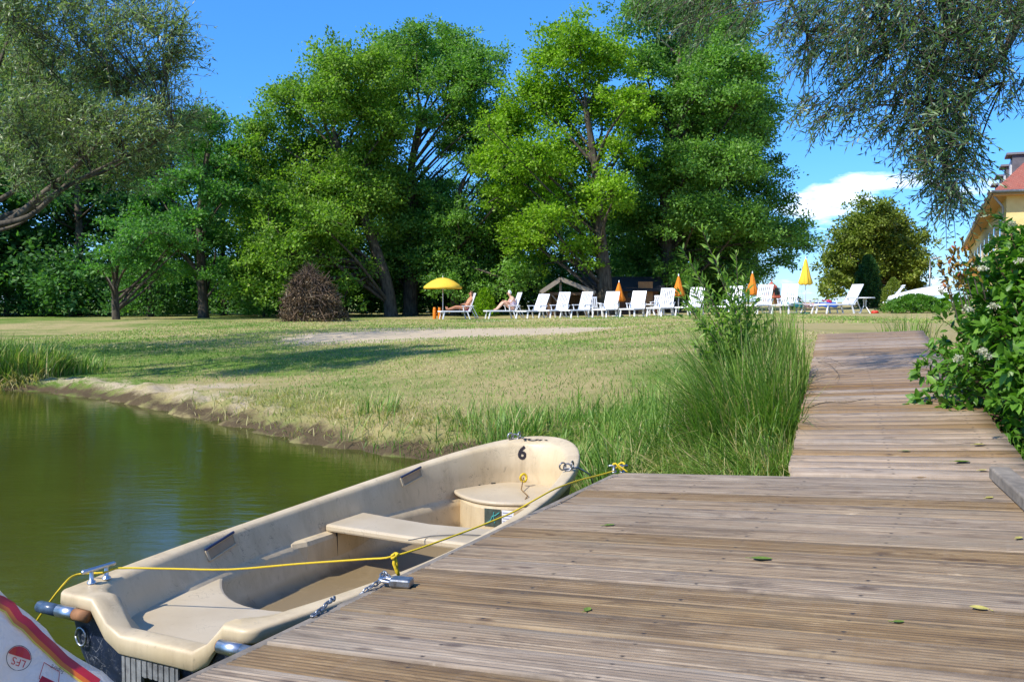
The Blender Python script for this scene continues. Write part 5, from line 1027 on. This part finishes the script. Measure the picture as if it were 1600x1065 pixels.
# ------------------------------------------------------------------ people
skinm = NT('sun_tanned_skin'); f = skinm.noise(14, None, 4); skinm = skinm.bsdf(skinm.ramp(f, [(.3, (.46, .20, .11)), (.7, (.58, .28, .16))]), .5, .35)
skinl = NT('fair_skin'); f = skinl.noise(14, None, 4); skinl = skinl.bsdf(skinl.ramp(f, [(.3, (.58, .32, .21)), (.7, (.68, .41, .29))]), .5, .35)
def person(loc, rz, J, m, label, hair, clothes, parentless=True):
    """J: dict of joints (x forward to the feet, y left, z up), metres"""
    r = empty('person', loc, rz, label=label, cat='person'); N_ = []; E_ = []; ix = {}
    def nd(k, p, rad): ix[k] = len(N_); N_.append((p, rad)); return ix[k]
    def ed(a, b): E_.append((ix[a], ix[b]))
    for k, (p, rad) in J.items(): nd(k, p, rad)
    ed('pelvis', 'belly'); ed('belly', 'chest'); ed('chest', 'neck'); ed('neck', 'jaw'); ed('jaw', 'head'); ed('head', 'crown')
    for s in 'LR':
        ed('pelvis', 'hip'+s); ed('hip'+s, 'thigh'+s); ed('thigh'+s, 'knee'+s); ed('knee'+s, 'calf'+s); ed('calf'+s, 'ankle'+s); ed('ankle'+s, 'toe'+s)
        ed('chest', 'shoulder'+s); ed('shoulder'+s, 'elbow'+s); ed('elbow'+s, 'wrist'+s); ed('wrist'+s, 'palm'+s)
        w = Vector(J['palm'+s][0]); d = (w-Vector(J['wrist'+s][0])).normalized(); sd = d.cross(Vector((0, 0, 1))).normalized()
        for i, (o_, ln) in enumerate(((-.028, .055), (-.010, .068), (.010, .066), (.027, .052))):
            nd('f%s%d' % (s, i), tuple(w+sd*o_+d*.03), .010); nd('g%s%d' % (s, i), tuple(w+sd*o_*1.15+d*(.03+ln)+Vector((0, 0, -.018))), .008); ed('palm'+s, 'f%s%d' % (s, i)); ed('f%s%d' % (s, i), 'g%s%d' % (s, i))
        nd('t'+s, tuple(w+sd*.045+d*.01), .010); ed('palm'+s, 't'+s)
    skin_body('body', N_, E_, m, r); hd = Vector(J['head'][0]); cr = Vector(J['crown'][0]); up = (cr-hd).normalized(); fwd = Vector((1, 0, 0)); fwd = (fwd-up*fwd.dot(up)).normalized(); sd = up.cross(fwd)
    bm = bmesh.new(); bmesh.ops.create_uvsphere(bm, u_segments=18, v_segments=12, radius=1)
    for v in bm.verts:
        q = v.co.copy(); face = q.x > .45 and q.z < .55
        v.co = hd+up*.03+fwd*(q.x*(.103 if not face else .06)-.012)+sd*q.y*.088+up*q.z*.112
    me = bpy.data.meshes.new('h'); bm.to_mesh(me); bm.free(); mobj('hair', me, plain(hair[0], hair[1], .8, var=.2, sc=60), r)
    # face: nose, brows/eyes, mouth, ears
    g = MB(); c = hd; g.tube([c+fwd*.085+up*.02, c+fwd*.112-up*.012, c+fwd*.095-up*.02], [.010, .014, .010], 6)
    for s in (-1, 1): g.tube([c+sd*s*.078+up*.02-fwd*.01, c+sd*s*.09-fwd*.01, c+sd*s*.08-up*.03], [.012, .016, .010], 6)
    g.build('face', m, r, smooth=True); g = MB()
    for s in (-1, 1): g.tube([c+fwd*.088+sd*s*.02+up*.022, c+fwd*.086+sd*s*.042+up*.020], .007, 5)
    g.build('eyes', plain('eye_dark', (.03, .02, .02), .3), r); MB().tube([c+fwd*.092+sd*-.022-up*.045, c+fwd*.097-up*.047, c+fwd*.092+sd*.022-up*.045], .006, 5).build('mouth', plain('lip', (.35, .10, .08), .5), r)
    for nm, pts, rad, cm_ in clothes: MB().tube(smoothp([Vector(p) for p in pts], 3), rad if isinstance(rad, float) else list(np.interp(np.linspace(0, 1, (len(pts)-1)*3+1), np.linspace(0, 1, len(rad)), rad)), 14).build(nm, cm_, r, smooth=True)
    return r
# reclining sunbather under the parasol (leaning on the raised backrest, legs stretched)
L0 = lo[0]; z_ = .39
J1 = dict(pelvis=((.10, 0, z_+.12), .14), belly=((.0, 0, z_+.26), .135), chest=((-.13, 0, z_+.48), .145), neck=((-.18, 0, z_+.67), .055), jaw=((-.15, 0, z_+.73), .065), head=((-.155, 0, z_+.81), .088), crown=((-.165, 0, z_+.89), .06))
for s, q in (('L', 1), ('R', -1)):
    J1.update({'hip'+s: ((.16, q*.10, z_+.11), .10), 'thigh'+s: ((.36, q*.12, z_+.16), .085), 'knee'+s: ((.60, q*.11, z_+(.20 if q > 0 else .14)), .060), 'calf'+s: ((.76, q*.11, z_+(.15 if q > 0 else .10)), .055), 'ankle'+s: ((1.02, q*.10, z_+.07), .036), 'toe'+s: ((1.06, q*.11, z_+.20), .026),
               'shoulder'+s: ((-.12, q*.20, z_+.56), .06), 'elbow'+s: ((.06, q*.31, z_+.34), .040), 'wrist'+s: ((.24, q*.20, z_+.32), .027), 'palm'+s: ((.30, q*.14, z_+.31), .026)})
person(L0.location, L0.rotation_euler.z, J1, skinm, 'tanned sunbather reclining with outstretched legs under the yellow parasol', ('short_brown_hair', (.12, .06, .03)), [('swim_shorts', [(.02, 0, z_+.20), (.10, 0, z_+.12), (.22, 0, z_+.12)], [.15, .165, .13], plain('maroon_cloth', (.25, .03, .07), .8))])
J2 = dict(pelvis=((.02, 0, z_+.12), .15), belly=((.02, 0, z_+.28), .145), chest=((.10, 0, z_+.50), .145), neck=((.18, 0, z_+.67), .055), jaw=((.23, 0, z_+.72), .065), head=((.235, 0, z_+.80), .088), crown=((.23, 0, z_+.88), .06))
for s, q in (('L', 1), ('R', -1)):
    J2.update({'hip'+s: ((.10, q*.11, z_+.11), .11), 'thigh'+s: ((.30, q*.13, z_+.25), .09), 'knee'+s: ((.52, q*.12, z_+.40), .062), 'calf'+s: ((.66, q*.11, z_+.24), .058), 'ankle'+s: ((.84, q*.10, z_+.06), .038), 'toe'+s: ((.97, q*.11, z_+.03), .028),
               'shoulder'+s: ((.10, q*.20, z_+.57), .06), 'elbow'+s: ((.22, q*.28, z_+.36), .042), 'wrist'+s: ((.42, q*.18, z_+.42), .028), 'palm'+s: ((.48, q*.12, z_+.45), .026)})
person(lo[1].location, lo[1].rotation_euler.z, J2, skinl, 'white haired person sitting upright on a lounger with knees drawn up', ('white_hair', (.72, .72, .70)), [('swimsuit', [(.0, 0, z_+.10), (.02, 0, z_+.26), (.07, 0, z_+.42), (.10, 0, z_+.52)], [.158, .158, .155, .12], plain('pale_lilac_cloth', (.52, .45, .56), .8))])
# ------------------------------------------------------------------ twig pile
def pile():
    D = 42; c = aty(485, 495, D); bz = gz1(c[0], D); r = empty('twig_pile', (c[0], D, bz), label='tall brown heap of dead branches and twigs on the lawn', cat='brush heap'); n = 5200
    t = rng.uniform(0, 1, n)**.8; a = rng.uniform(0, 6.28, n); lean = .28; R = (1.20*(1-t**3.0)+.05)*np.sqrt(rng.uniform(.3, 1, n))*(1+.15*np.sin(a*3+2)+.14*np.sin(a*5+t*11)+.1*np.sin(t*17)); z_ = bz+2.25*t
    P = np.stack([c[0]+R*np.cos(a)-lean*t*.5+.1, D+R*np.sin(a)*.9, z_], 1); d = nrm(np.stack([-np.cos(a)*.45+rng.normal(0, .5, n), -np.sin(a)*.4+rng.normal(0, .5, n), .35+rng.normal(0, .5, n)], 1)); L = rng.uniform(.25, .8, n)
    g = MB()
    for i in range(0, n, 9): g.tube([P[i]-d[i]*L[i]*.7, P[i]+rdir(1)[0]*.05, P[i]+d[i]*L[i]*.7], [.018, .014, .006], 4, cap=False)
    m = NT('dead_twigs'); rr = m.attr('rnd').outputs['Fac']; m = m.bsdf(m.ramp(rr, [(0, (.035, .024, .013)), (.6, (.15, .105, .06)), (.9, (.27, .18, .10)), (1, (.32, .28, .20))]), .9, .1)
    g.build('branches', bark('dead_bark', (.05, .03, .022), (.16, .12, .09), 20), r, world=True)
    leaves('twigs', P-d*L[:, None]/2, d, nrm(rng.normal(0, 1, (n, 3))), L, .022, rng.uniform(0, 1, n), m, r)
    n2_ = 5000; t = rng.uniform(0, 1, n2_); a = rng.uniform(0, 6.28, n2_); R = (1.15*(1-t**3.0)+.05)*(1+.15*np.sin(a*3+2)+.14*np.sin(a*5+t*11)+.1*np.sin(t*17))*rng.uniform(.75, 1.05, n2_); P = np.stack([c[0]+R*np.cos(a)-lean*t*.5+.1, D+R*np.sin(a)*.9, bz+2.2*t], 1)
    leaves('dead_leaves', P, rdir(n2_), rdir(n2_), .10, .06, rng.uniform(0, 1, n2_), m, r)
    n3 = 500; a = rng.uniform(0, 6.28, n3)
pile()
# ------------------------------------------------------------------ grass
grm = NT('grass_blades'); rr = grm.attr('rnd').outputs['Fac']; c = grm.ramp(rr, [(0, (.05, .12, .015)), (.42, (.14, .27, .035)), (.65, (.25, .37, .07)), (.8, (.42, .39, .14)), (1, (.56, .46, .24))]); grm = grm.bsdf(c, .5, .35, trans=.3, tcol=grm.mix(1., c, (1.2, 1.4, .6), 'MULTIPLY'))
def gzv(x, y): return np.array([ground_at(a, b) for a, b in zip(x, y)])
def on_dock(x, y):
    v = np.stack([x-FC[0], y-FC[1]], 1); M = np.linalg.inv(np.array([[dirE[0], dirB[0]], [dirE[1], dirB[1]]])); uv = v@M.T; a = (uv[:, 0] > -.05) & (uv[:, 1] > -.05)
    t = (y-A0[1])/(A1[1]-A0[1]); xl = A0[0]+(A1[0]-A0[0])*t; xr = B0[0]+(B1[0]-B0[0])*t; b = (t > -.05) & (t < 1.02) & (x > xl-.02) & (x < xr+.03); return a | b
def scatter(n, x0, x1, y0, y1, dens):
    x = rng.uniform(x0, x1, n); y = rng.uniform(y0, y1, n); k = (rng.uniform(0, 1, n) < dens(x, y)) & (shore_d(x, y) > .03) & ~on_dock(x, y); return x[k], y[k]
def stuff(name, x, y, h, w, rnd, leanr=.5, seg=4, lean0=(0, 0)):
    P = np.stack([x, y, gzv(x, y)-.01], 1); a = rng.uniform(0, 6.28, len(x)); l = rng.uniform(.1, 1, len(x))*leanr*h; lean = np.stack([l*np.cos(a)+lean0[0]*h, l*np.sin(a)+lean0[1]*h], 1)
    o = blades(name, P, h, lean, w, np.clip(rnd, 0, 1), grm, None, seg); tag(o, kind='stuff'); return o
def bump2(x, y, cx, cy, sx, sy): return np.exp(-((x-cx)/sx)**2-((y-cy)/sy)**2)
# mown turf near the pond (short tufts), dry or green like the lawn below it
xq = np.zeros(0)
def lawn_d(x, y): return np.clip(1.-.045*(y-8), .15, 1)*np.clip(shore_d(x, y)/1.2-.25, 0.06, 1)*(1-np.clip(1.2*bump2(x, y, -4.9, 14.4, 1.6, .9), 0, .85))
x, y = scatter(120000, -11, 5.2, 7.5, 24, lawn_d); dr_ = .64+.22*np.array([noise.noise((a*.55, b*.55, 0)) for a, b in zip(x, y)])*2+.2*np.array([noise.noise((a*2.2, b*2.2, 4)) for a, b in zip(x, y)])-.4*np.exp(-((x+11)/5)**2)
stuff('lawn_grass', x, y, rng.uniform(.025, .065, len(x)), rng.uniform(.006, .012, len(x))*(y/12), dr_+rng.normal(0, .16, len(x)), .9, 2)
x, y = scatter(60000, -14, 12, 23, 44, lambda x, y: .9-.88*np.clip(1.5*np.exp(-((y-(26.5+.2*(x+2)))/3.4)**2)*np.exp(-((x+1.4)/4.8)**4), 0, 1)); dr_ = .68+.25*np.array([noise.noise((a*.35, b*.3, 0)) for a, b in zip(x, y)])*2
stuff('far_lawn_grass', x, y, rng.uniform(.03, .07, len(x)), rng.uniform(.02, .035, len(x)), dr_+rng.normal(0, .14, len(x)), .9, 2)
# dry matted grass on the eroded bank
x, y = scatter(30000, -7, 1.6, 7.5, 13, lambda x, y: np.clip(1.1-np.abs(shore_d(x, y)-.75)/.75, 0, 1)*np.clip((x+6)/3, 0.1, 1))
stuff('dry_bank_grass', x, y, rng.uniform(.05, .16, len(x)), rng.uniform(.006, .011, len(x)), rng.normal(.86, .1, len(x)), 1.3, 3, (-.15, -.5))
# long grass between the boat and the walkway
def longd(x, y): return np.clip(1.15*bump2(x, y, 1.9, 7.0, 1.5, 2.3)+.7*bump2(x, y, .8, 7.6, .9, 1.0)+.55*bump2(x, y, -.4, 9.0, 1.3, .8), 0, 1)
x, y = scatter(30000, -1.8, 4.0, 5.0, 11.5, longd); kk = np.array([noise.noise((a*1.6, b*1.6, 2)) for a, b in zip(x, y)])
stuff('long_grass', x, y, np.clip(.17+.28*bump2(x, y, 2.4, 7.2, 1.1, 2.)+.3*kk+rng.normal(0, .07, len(x)), .07, .8), rng.uniform(.005, .010, len(x)), .36+.35*kk+rng.normal(0, .14, len(x)), .8, 5)
x, y = scatter(26000, .2, 3.2, 5.0, 7.4, lambda x, y: np.clip(1.2*bump2(x, y, 1.2, 5.6, 1.0, 1.2), 0, 1))
stuff('straw_litter', x, y, rng.uniform(.12, .46, len(x)), rng.uniform(.005, .009, len(x)), rng.normal(.76, .18, len(x)), 1.5, 5)
# distinct clumps
def clump(px, py, D, n, h, spread, label, rnd=.35, lean=.7, lean0=(0, 0), w=.009, cat='grass clump', name='grass_clump', zz=None):
    p = aty(px, py, D); z0 = gz1(p[0], D); r = empty(name, (p[0], D, z0), label=label, cat=cat); a = rng.uniform(0, 6.28, n); q = np.sqrt(rng.uniform(0, 1, n))*spread; x = p[0]+q*np.cos(a); y = D+q*np.sin(a)
    H = h*rng.uniform(.55, 1.15, n)*(1-.25*(q/spread)**2); a2 = a+rng.normal(0, .7, n); l = rng.uniform(.15, 1, n)*lean*H; ln = np.stack([l*np.cos(a2)+lean0[0]*H, l*np.sin(a2)+lean0[1]*H], 1)
    ns = np.array([[noise.noise((u*4, v_*4, 1)), noise.noise((u*4, v_*4, 7))] for u, v_ in zip(x, y)]); ln = ln+ns*H[:, None]*1.0*lean; bad = on_dock(x+ln[:, 0], y+ln[:, 1]) & (D < 11); ln[bad, 0] = -np.abs(ln[bad, 0])*.8; bad = on_dock(x, y); H = np.where(bad, .02, H)
    blades('blades', np.stack([x, y, gzv(x, y)-.02], 1), H, ln, rng.uniform(.7, 1.3, n)*w, np.where(rng.uniform(0, 1, n) < .13, rng.uniform(.78, 1, n), np.clip(rng.normal(rnd, .17, n), 0, 1)), grm, r, 7); return r
clump(1175, 690, 7.0, 2200, 1.08, .46, 'tall arching green grass tussock against the left side of the walkway', .42, .65, (-.12, -.1))
clump(1200, 690, 8.0, 1700, 1.2, .50, 'dense tall grass tussock at the foot of the sapling', .45, .65, (-.12, -.05))
clump(1195, 700, 6.1, 800, .62, .30, 'lower green tussock at the near corner of the walkway', .50, .9, (-.2, 0))
clump(1120, 700, 6.6, 800, .55, .42, 'fresh green grass clump left of the tall tussocks', .52, 1.1)
clump(960, 680, 6.9, 420, .62, .22, 'upright reed like grass clump behind the boat bow', .36, .5, w=.010)
clump(1030, 660, 7.2, 420, .66, .25, 'green grass clump midway between bow and sapling', .40, .6, w=.010)
clump(880, 660, 7.9, 260, .50, .20, 'thin tuft of long grass just behind the boat bow', .42, .6)
clump(800, 640, 8.8, 260, .46, .28, 'sparse tuft of long grass on the bank left of the bow', .45, .7)
clump(590, 620, 10.5, 110, .34, .25, 'small lone tuft of green grass on the eroded bank', .40, .6)
clump(40, 590, 17.0, 1500, .75, .75, 'bright green grass tussock on the bank at the far left', .48, .6, w=.016); clump(95, 590, 17.6, 700, .45, .8, 'low green grass at the right flank of the far left tussock', .5, .6, w=.015)
clump(-30, 600, 16.6, 900, .9, .6, 'tall reeds at the left photo edge by the water', .45, .5, w=.016); clump(20, 600, 16.6, 420, .35, .7, 'dead brown reeds hanging over the water at the left', .93, .9, (0, -.8), w=.016)
clump(1420, 520, 12.6, 160, .45, .35, 'wispy grass at the far right corner of the walkway', .45, .5); clump(1605, 690, 5.3, 260, .55, .2, 'blades of grass under the leafy bush at the walkway edge', .3, .6)
# sapling
def sapling():
    D = 7.9; b = aty(1160, 640, D); bz = gz1(b[0], D); r = empty('willow_sapling', (b[0], D, bz), label='young willow sapling rising from the tall grass before the loungers', cat='sapling'); g = MB(); PP = []; DD = []
    tips = [(1066, 388, 7.8, 1.), (1096, 356, 7.9, 1.), (1150, 392, 7.9, 1.), (1118, 405, 7.7, .6), (1085, 420, 8.1, .6), (1165, 430, 8., .6), (1060, 455, 7.8, .5), (1105, 450, 7.7, .5), (1140, 445, 7.8, .6), (1180, 470, 8.1, .5), (1078, 480, 7.7, .5), (1125, 480, 7.6, .5), (1200, 500, 8., .5), (1095, 500, 7.6, .4), (1150, 490, 7.6, .4), (1170, 460, 7.9, .4), (1075, 440, 8., .5), (1130, 425, 8.05, .5), (1110, 520, 7.6, .4), (1085, 535, 7.7, .4)]
    for px, py, DD_, st in tips:
        t = vec(aty(px, py, DD_)); s0 = Vector((b[0]+random.uniform(-.1, .1), D+random.uniform(-.1, .1), bz-.05)); m = s0.lerp(t, .5)+Vector((.10 if px < 1140 else -.02, 0, .05)); P = smoothp([s0, m, t], 8); g.tube(P, [.009*(1-.8*k/(len(P)-1)) for k in range(len(P))], 5)
        A = np.array([tuple(p) for p in P]); L = len(A)
        for i in np.arange(L*.35, L-1, .22):
            i0 = int(i); f = i-i0; q = A[i0]*(1-f)+A[i0+1]*f; ax = nrm(A[i0+1]-A[i0]); S = nrm(np.cross(ax, rdir(1)[0])); PP.append(q); DD.append(ax*.9+S*.8)
            if i < L*.85:
                for _ in range(2 if py > 440 else 0 if py < 400 else 1): o_ = rng.normal(0, .045, 3); PP.append(q+o_); DD.append(ax*.5+rng.normal(0, .6, 3)+[0, 0, .3])
    n = len(PP); g.build('stem', BK2, r, smooth=True, world=True); leaves('foliage', np.array(PP), np.array(DD), nrm(rng.normal(0, .6, (n, 3))+[0, -.2, .7]), rng.uniform(.055, .095, n), .018, rng.uniform(.15, .95, n), LM['sap'], r, fold=.08)
sapling()
# ------------------------------------------------------------------ fallen leaves and twigs on the boards
flm = [plain('fallen_leaf_green', (.13, .19, .02), .55, var=.3, sc=60), plain('fallen_leaf_yellow', (.42, .36, .09), .6, var=.3, sc=60), plain('fallen_leaf_brown', (.24, .15, .07), .8, var=.3, sc=60)]
def gangpt(px, py):
    n_ = nrm(np.cross(B0-A0, A1-A0)); d = ray(px, py); return CAM+d*(((A0-CAM)@n_)/(d@n_))
FLV = [(1190, 874, .075, 0, 'green leaf lying alone in the middle of the dock boards'), (952, 821, .05, 0, 'small green leaf on the dock behind the padlock near the rope'), (918, 953, .04, 0, 'tiny dark green leaf on the left front of the dock'), (1404, 972, .035, 0, 'tiny green leaf on the front right of the dock'), (1530, 951, .05, 1, 'pale curled leaf at the right front of the dock'),
       (1592, 841, .04, 1, 'yellow leaf at the right edge of the dock'), (1503, 722, .085, 0, 'yellow green leaf on the near walkway boards'), (1536, 735, .05, 1, 'pale yellow leaf beside the kerb timber tip'), (1415, 705, .055, 0, 'narrow green leaf in the middle of the near walkway'), (1530, 695, .07, 1, 'pale yellow leaf on the walkway above the green one'), (1440, 747, .06, 2, 'brown leaf where the walkway meets the dock'), (1546, 778, .05, 1, 'pale leaf next to the kerb timber on the dock')]
for i, (px, py, L_, mi, lb) in enumerate(FLV):
    p = vec(deckpt(px, py) if py > 740 else gangpt(px, py)); a = [-.1, .4, 1.3, .2, 2.6, .9, .1, .5, 0., .3, .2, .7][i]; V = []; Fq = []; n = 7
    for k in range(n): t = k/(n-1); w = L_*.30*math.sin(math.pi*min(1, t*.95+.03))**.8; zc = .001+.05*L_*(2*t-1)**2; V += [(L_*(t-.5), -w, zc+w*.3), (L_*(t-.5), 0, zc), (L_*(t-.5), w*1., zc+w*.2)]
    for k in range(n-1):
        for j in (0, 1): Fq.append((k*3+j, k*3+j+1, k*3+4+j, k*3+3+j))
    g = MB().add(V, Fq); g.tube([(-L_*.5, 0, .001+.05*L_), (-L_*.72, .01, .003)], .0012, 4); o = g.build('fallen_leaf', flm[mi], None, smooth=True, fix=False); o.location = p+Vector((0, 0, .001)); o.rotation_euler = (0, 0, a); tag(o, lb, 'leaf', 'fallen leaves on the boards')
def twig(pts, lb, r=.003):
    P = smoothp([vec(gangpt(*q))+Vector((0, 0, .006+.02*math.sin(i*1.5)**2)) for i, q in enumerate(pts)]); g = MB().tube(P, [r*(1-.6*k/(len(P)-1)) for k in range(len(P))], 4)
    for k in range(2, len(P)-1, 2): g.tube([P[k], P[k]+Vector((random.uniform(-.1, .12), random.uniform(-.12, .12), random.uniform(0, .03)))], .0014, 3)
    tag(g.build('twig', BK1, None), lb, 'twig')
twig([(1262, 638), (1290, 634), (1322, 630), (1352, 628)], 'thin bare twig lying across the left of the walkway', .005); twig([(1278, 566), (1295, 573), (1310, 585), (1305, 598)], 'curved dry stem on the upper left of the walkway'); twig([(1275, 560), (1300, 566), (1318, 573)], 'short dry stem at the walkway edge near the tall grass')
twig([(1458, 618), (1480, 612), (1505, 608)], 'dark dry twigs under the bush on the walkway', .005); twig([(1470, 605), (1490, 596), (1500, 590)], 'small pale twig below the bush leaves')
# ------------------------------------------------------------------ plastic bag in the near left corner
def bag():
    bm_ = NT('white_plastic_bag'); f = bm_.noise(9, None, 6, .6, 1.2); f2 = bm_.noise(30, None, 5, .7, 2.)
    bmat = bm_.bsdf(bm_.mix(f, (.80, .74, .67), (.88, .82, .75)), .28, .5, bump=bm_.math('ADD', f, bm_.math('MULTIPLY', f2, .35)), bs=.8, bd=.02, trans=.4, tcol=(.85, .80, .74))
    cx, cy = -.985, 1.70; z0 = deckz(cx, cy)+.004; H = .70; top = Vector((-1.26, 1.68, 1.30)); rings = []
    for i in range(26):
        t = i/25; c = Vector((cx, cy, z0)).lerp(Vector((top.x, top.y, z0+H*1.18)), t); wx = (.47*(1-t)+.02)*(1-.10*math.sin(t*math.pi)); wy = (.17*(1-t)**.8+.015); ring_ = []
        for k in range(56):
            a = 2*math.pi*k/56; ex = .55; x = math.copysign(abs(math.cos(a))**ex, math.cos(a))*wx; y = math.copysign(abs(math.sin(a))**ex, math.sin(a))*wy; w = noise.noise((x*5, y*5+3, t*3.5))*.045+noise.noise((x*11, y*11, t*9))*.020; dirv = Vector((math.cos(a), math.sin(a), 0))
            ring_.append(c+Vector((x, y, 0))+dirv*w*(1 if i > 0 else .3)+Vector((0, 0, (deckz(cx+x, cy+y)-deckz(cx, cy))*(1-t))))
        rings.append(ring_)
    r = MB().loft(rings, capa=True, capb=True).build('plastic_bag', bmat, None, smooth=True); tag(r, 'white plastic shopping bag with red and orange stripes at the bottom left', 'bag'); bpy.context.view_layer.update(); B = bvh(r)
    def strip(path, offs, name, m):
        V = []; Fq = []; n = len(path); 
        for i, (px, py) in enumerate(path):
            a = path[max(i-1, 0)]; b = path[min(i+1, n-1)]; dx, dy = b[0]-a[0], b[1]-a[1]; l = math.hypot(dx, dy); nx, ny = dy/l, -dx/l
            for j, o_ in enumerate(np.linspace(offs[0], offs[1], 4)):
                p, nn = hit(B, px+nx*o_, py+ny*o_)
                if p is None: return
                V.append(p+(nn if nn.dot(Vector(ray(px, py))) < 0 else -nn)*.002)
        Fq = [(i*4+j, (i+1)*4+j, (i+1)*4+j+1, i*4+j+1) for i in range(n-1) for j in range(3)]; o = MB().add(V, Fq).build(name, m, r, smooth=True, fix=False)
    path = [(-14, 938), (0, 942), (14, 950), (26, 968), (40, 977), (58, 996), (78, 1014), (98, 1034), (120, 1050), (140, 1064), (160, 1078)]; path = [tuple(np.array(path[i])*(1-t)+np.array(path[i+1])*t) for i in range(len(path)-1) for t in (0, .5)]
    red = plain('red_print', (.62, .015, .02), .4); org = plain('orange_print', (.85, .16, .01), .4); yel = plain('yellow_print', (.85, .52, .05), .4)
    strip(path, (-1, 11), 'red_stripe', red); strip(path, (-8, -1), 'orange_stripe', org); strip(path, (-11, -8), 'yellow_stripe', yel)
    def disc(cx, cy, R0, R1, a0, a1, name, m):
        n = 28; V = []
        for k in range(n+1):
            a = a0+(a1-a0)*k/n
            for q in (R0, R1):
                p, nn = hit(B, cx+q*math.cos(a), cy+q*math.sin(a)); 
                if p is None: return
                V.append(p+(nn if nn.dot(Vector(ray(cx, cy))) < 0 else -nn)*.0022)
        MB().add(V, [(2*k, 2*k+1, 2*k+3, 2*k+2) for k in range(n)]).build(name, m, r, fix=False)
    disc(28, 1028, 19, 20, 0, 2*math.pi, 'logo_ring', ink); 
    # upper red segment of the round mark
    n = 20; V = []; ok = True
    for k in range(n+1):
        a = math.radians(180+25)+math.radians(165)*k/n; x1, y1 = 28+18.5*math.cos(a), 1028+18.5*math.sin(a); x0 = 28+18.5*math.cos(math.radians(205))+(18.5*(math.cos(math.radians(370))-math.cos(math.radians(205))))*k/n; y0 = 1028+18.5*math.sin(math.radians(205))+(18.5*(math.sin(math.radians(370))-math.sin(math.radians(205))))*k/n
        for x_, y_ in ((x0, y0), (x1, y1)):
            p, nn = hit(B, x_, y_); 
            if p is None: ok = False; break
            V.append(p+(nn if nn.dot(Vector(ray(x_, y_))) < 0 else -nn)*.0022)
    if ok: MB().add(V, [(2*k, 2*k+1, 2*k+3, 2*k+2) for k in range(n)]).build('logo_cap', red, r, fix=False)
    def words(s, cx, cy, size, ang, m, name):
        me = text_mesh(s, size); co = [v.co.copy() for v in me.vertices]; ca, sa = math.cos(ang), math.sin(ang); V = []
        for v in co:
            px = cx+v.x*ca-(-v.y)*sa; py = cy+v.x*sa+(-v.y)*ca; p, nn = hit(B, px, py)
            if p is None: return
            V.append(p+(nn if nn.dot(Vector(ray(px, py))) < 0 else -nn)*.003)
        MB().add(V, [tuple(p.vertices) for p in me.polygons]).build(name, m, r, fix=False)
    words('LFS', 27, 1034, 17, math.radians(200), red, 'lettering')
    words('Suppe', 88, 1046, 9, math.radians(212), ink, 'small_lettering') if False else words('SuperS', 88, 1046, 8, math.radians(212), ink, 'small_lettering')
    for seg in (((68, 1035), (92, 1050)), ((68, 1035), (60, 1060)), ((92, 1050), (90, 1075)), ((60, 1060), (90, 1075))):
        strip([tuple(np.array(seg[0])*(1-t)+np.array(seg[1])*t) for t in (0, .33, .66, 1)], (-.5, .5), 'label_frame', red)
    strip([(62, 1061), (72, 1066), (82, 1071), (90, 1075)], (-6, 6), 'label_block', red)
bag()
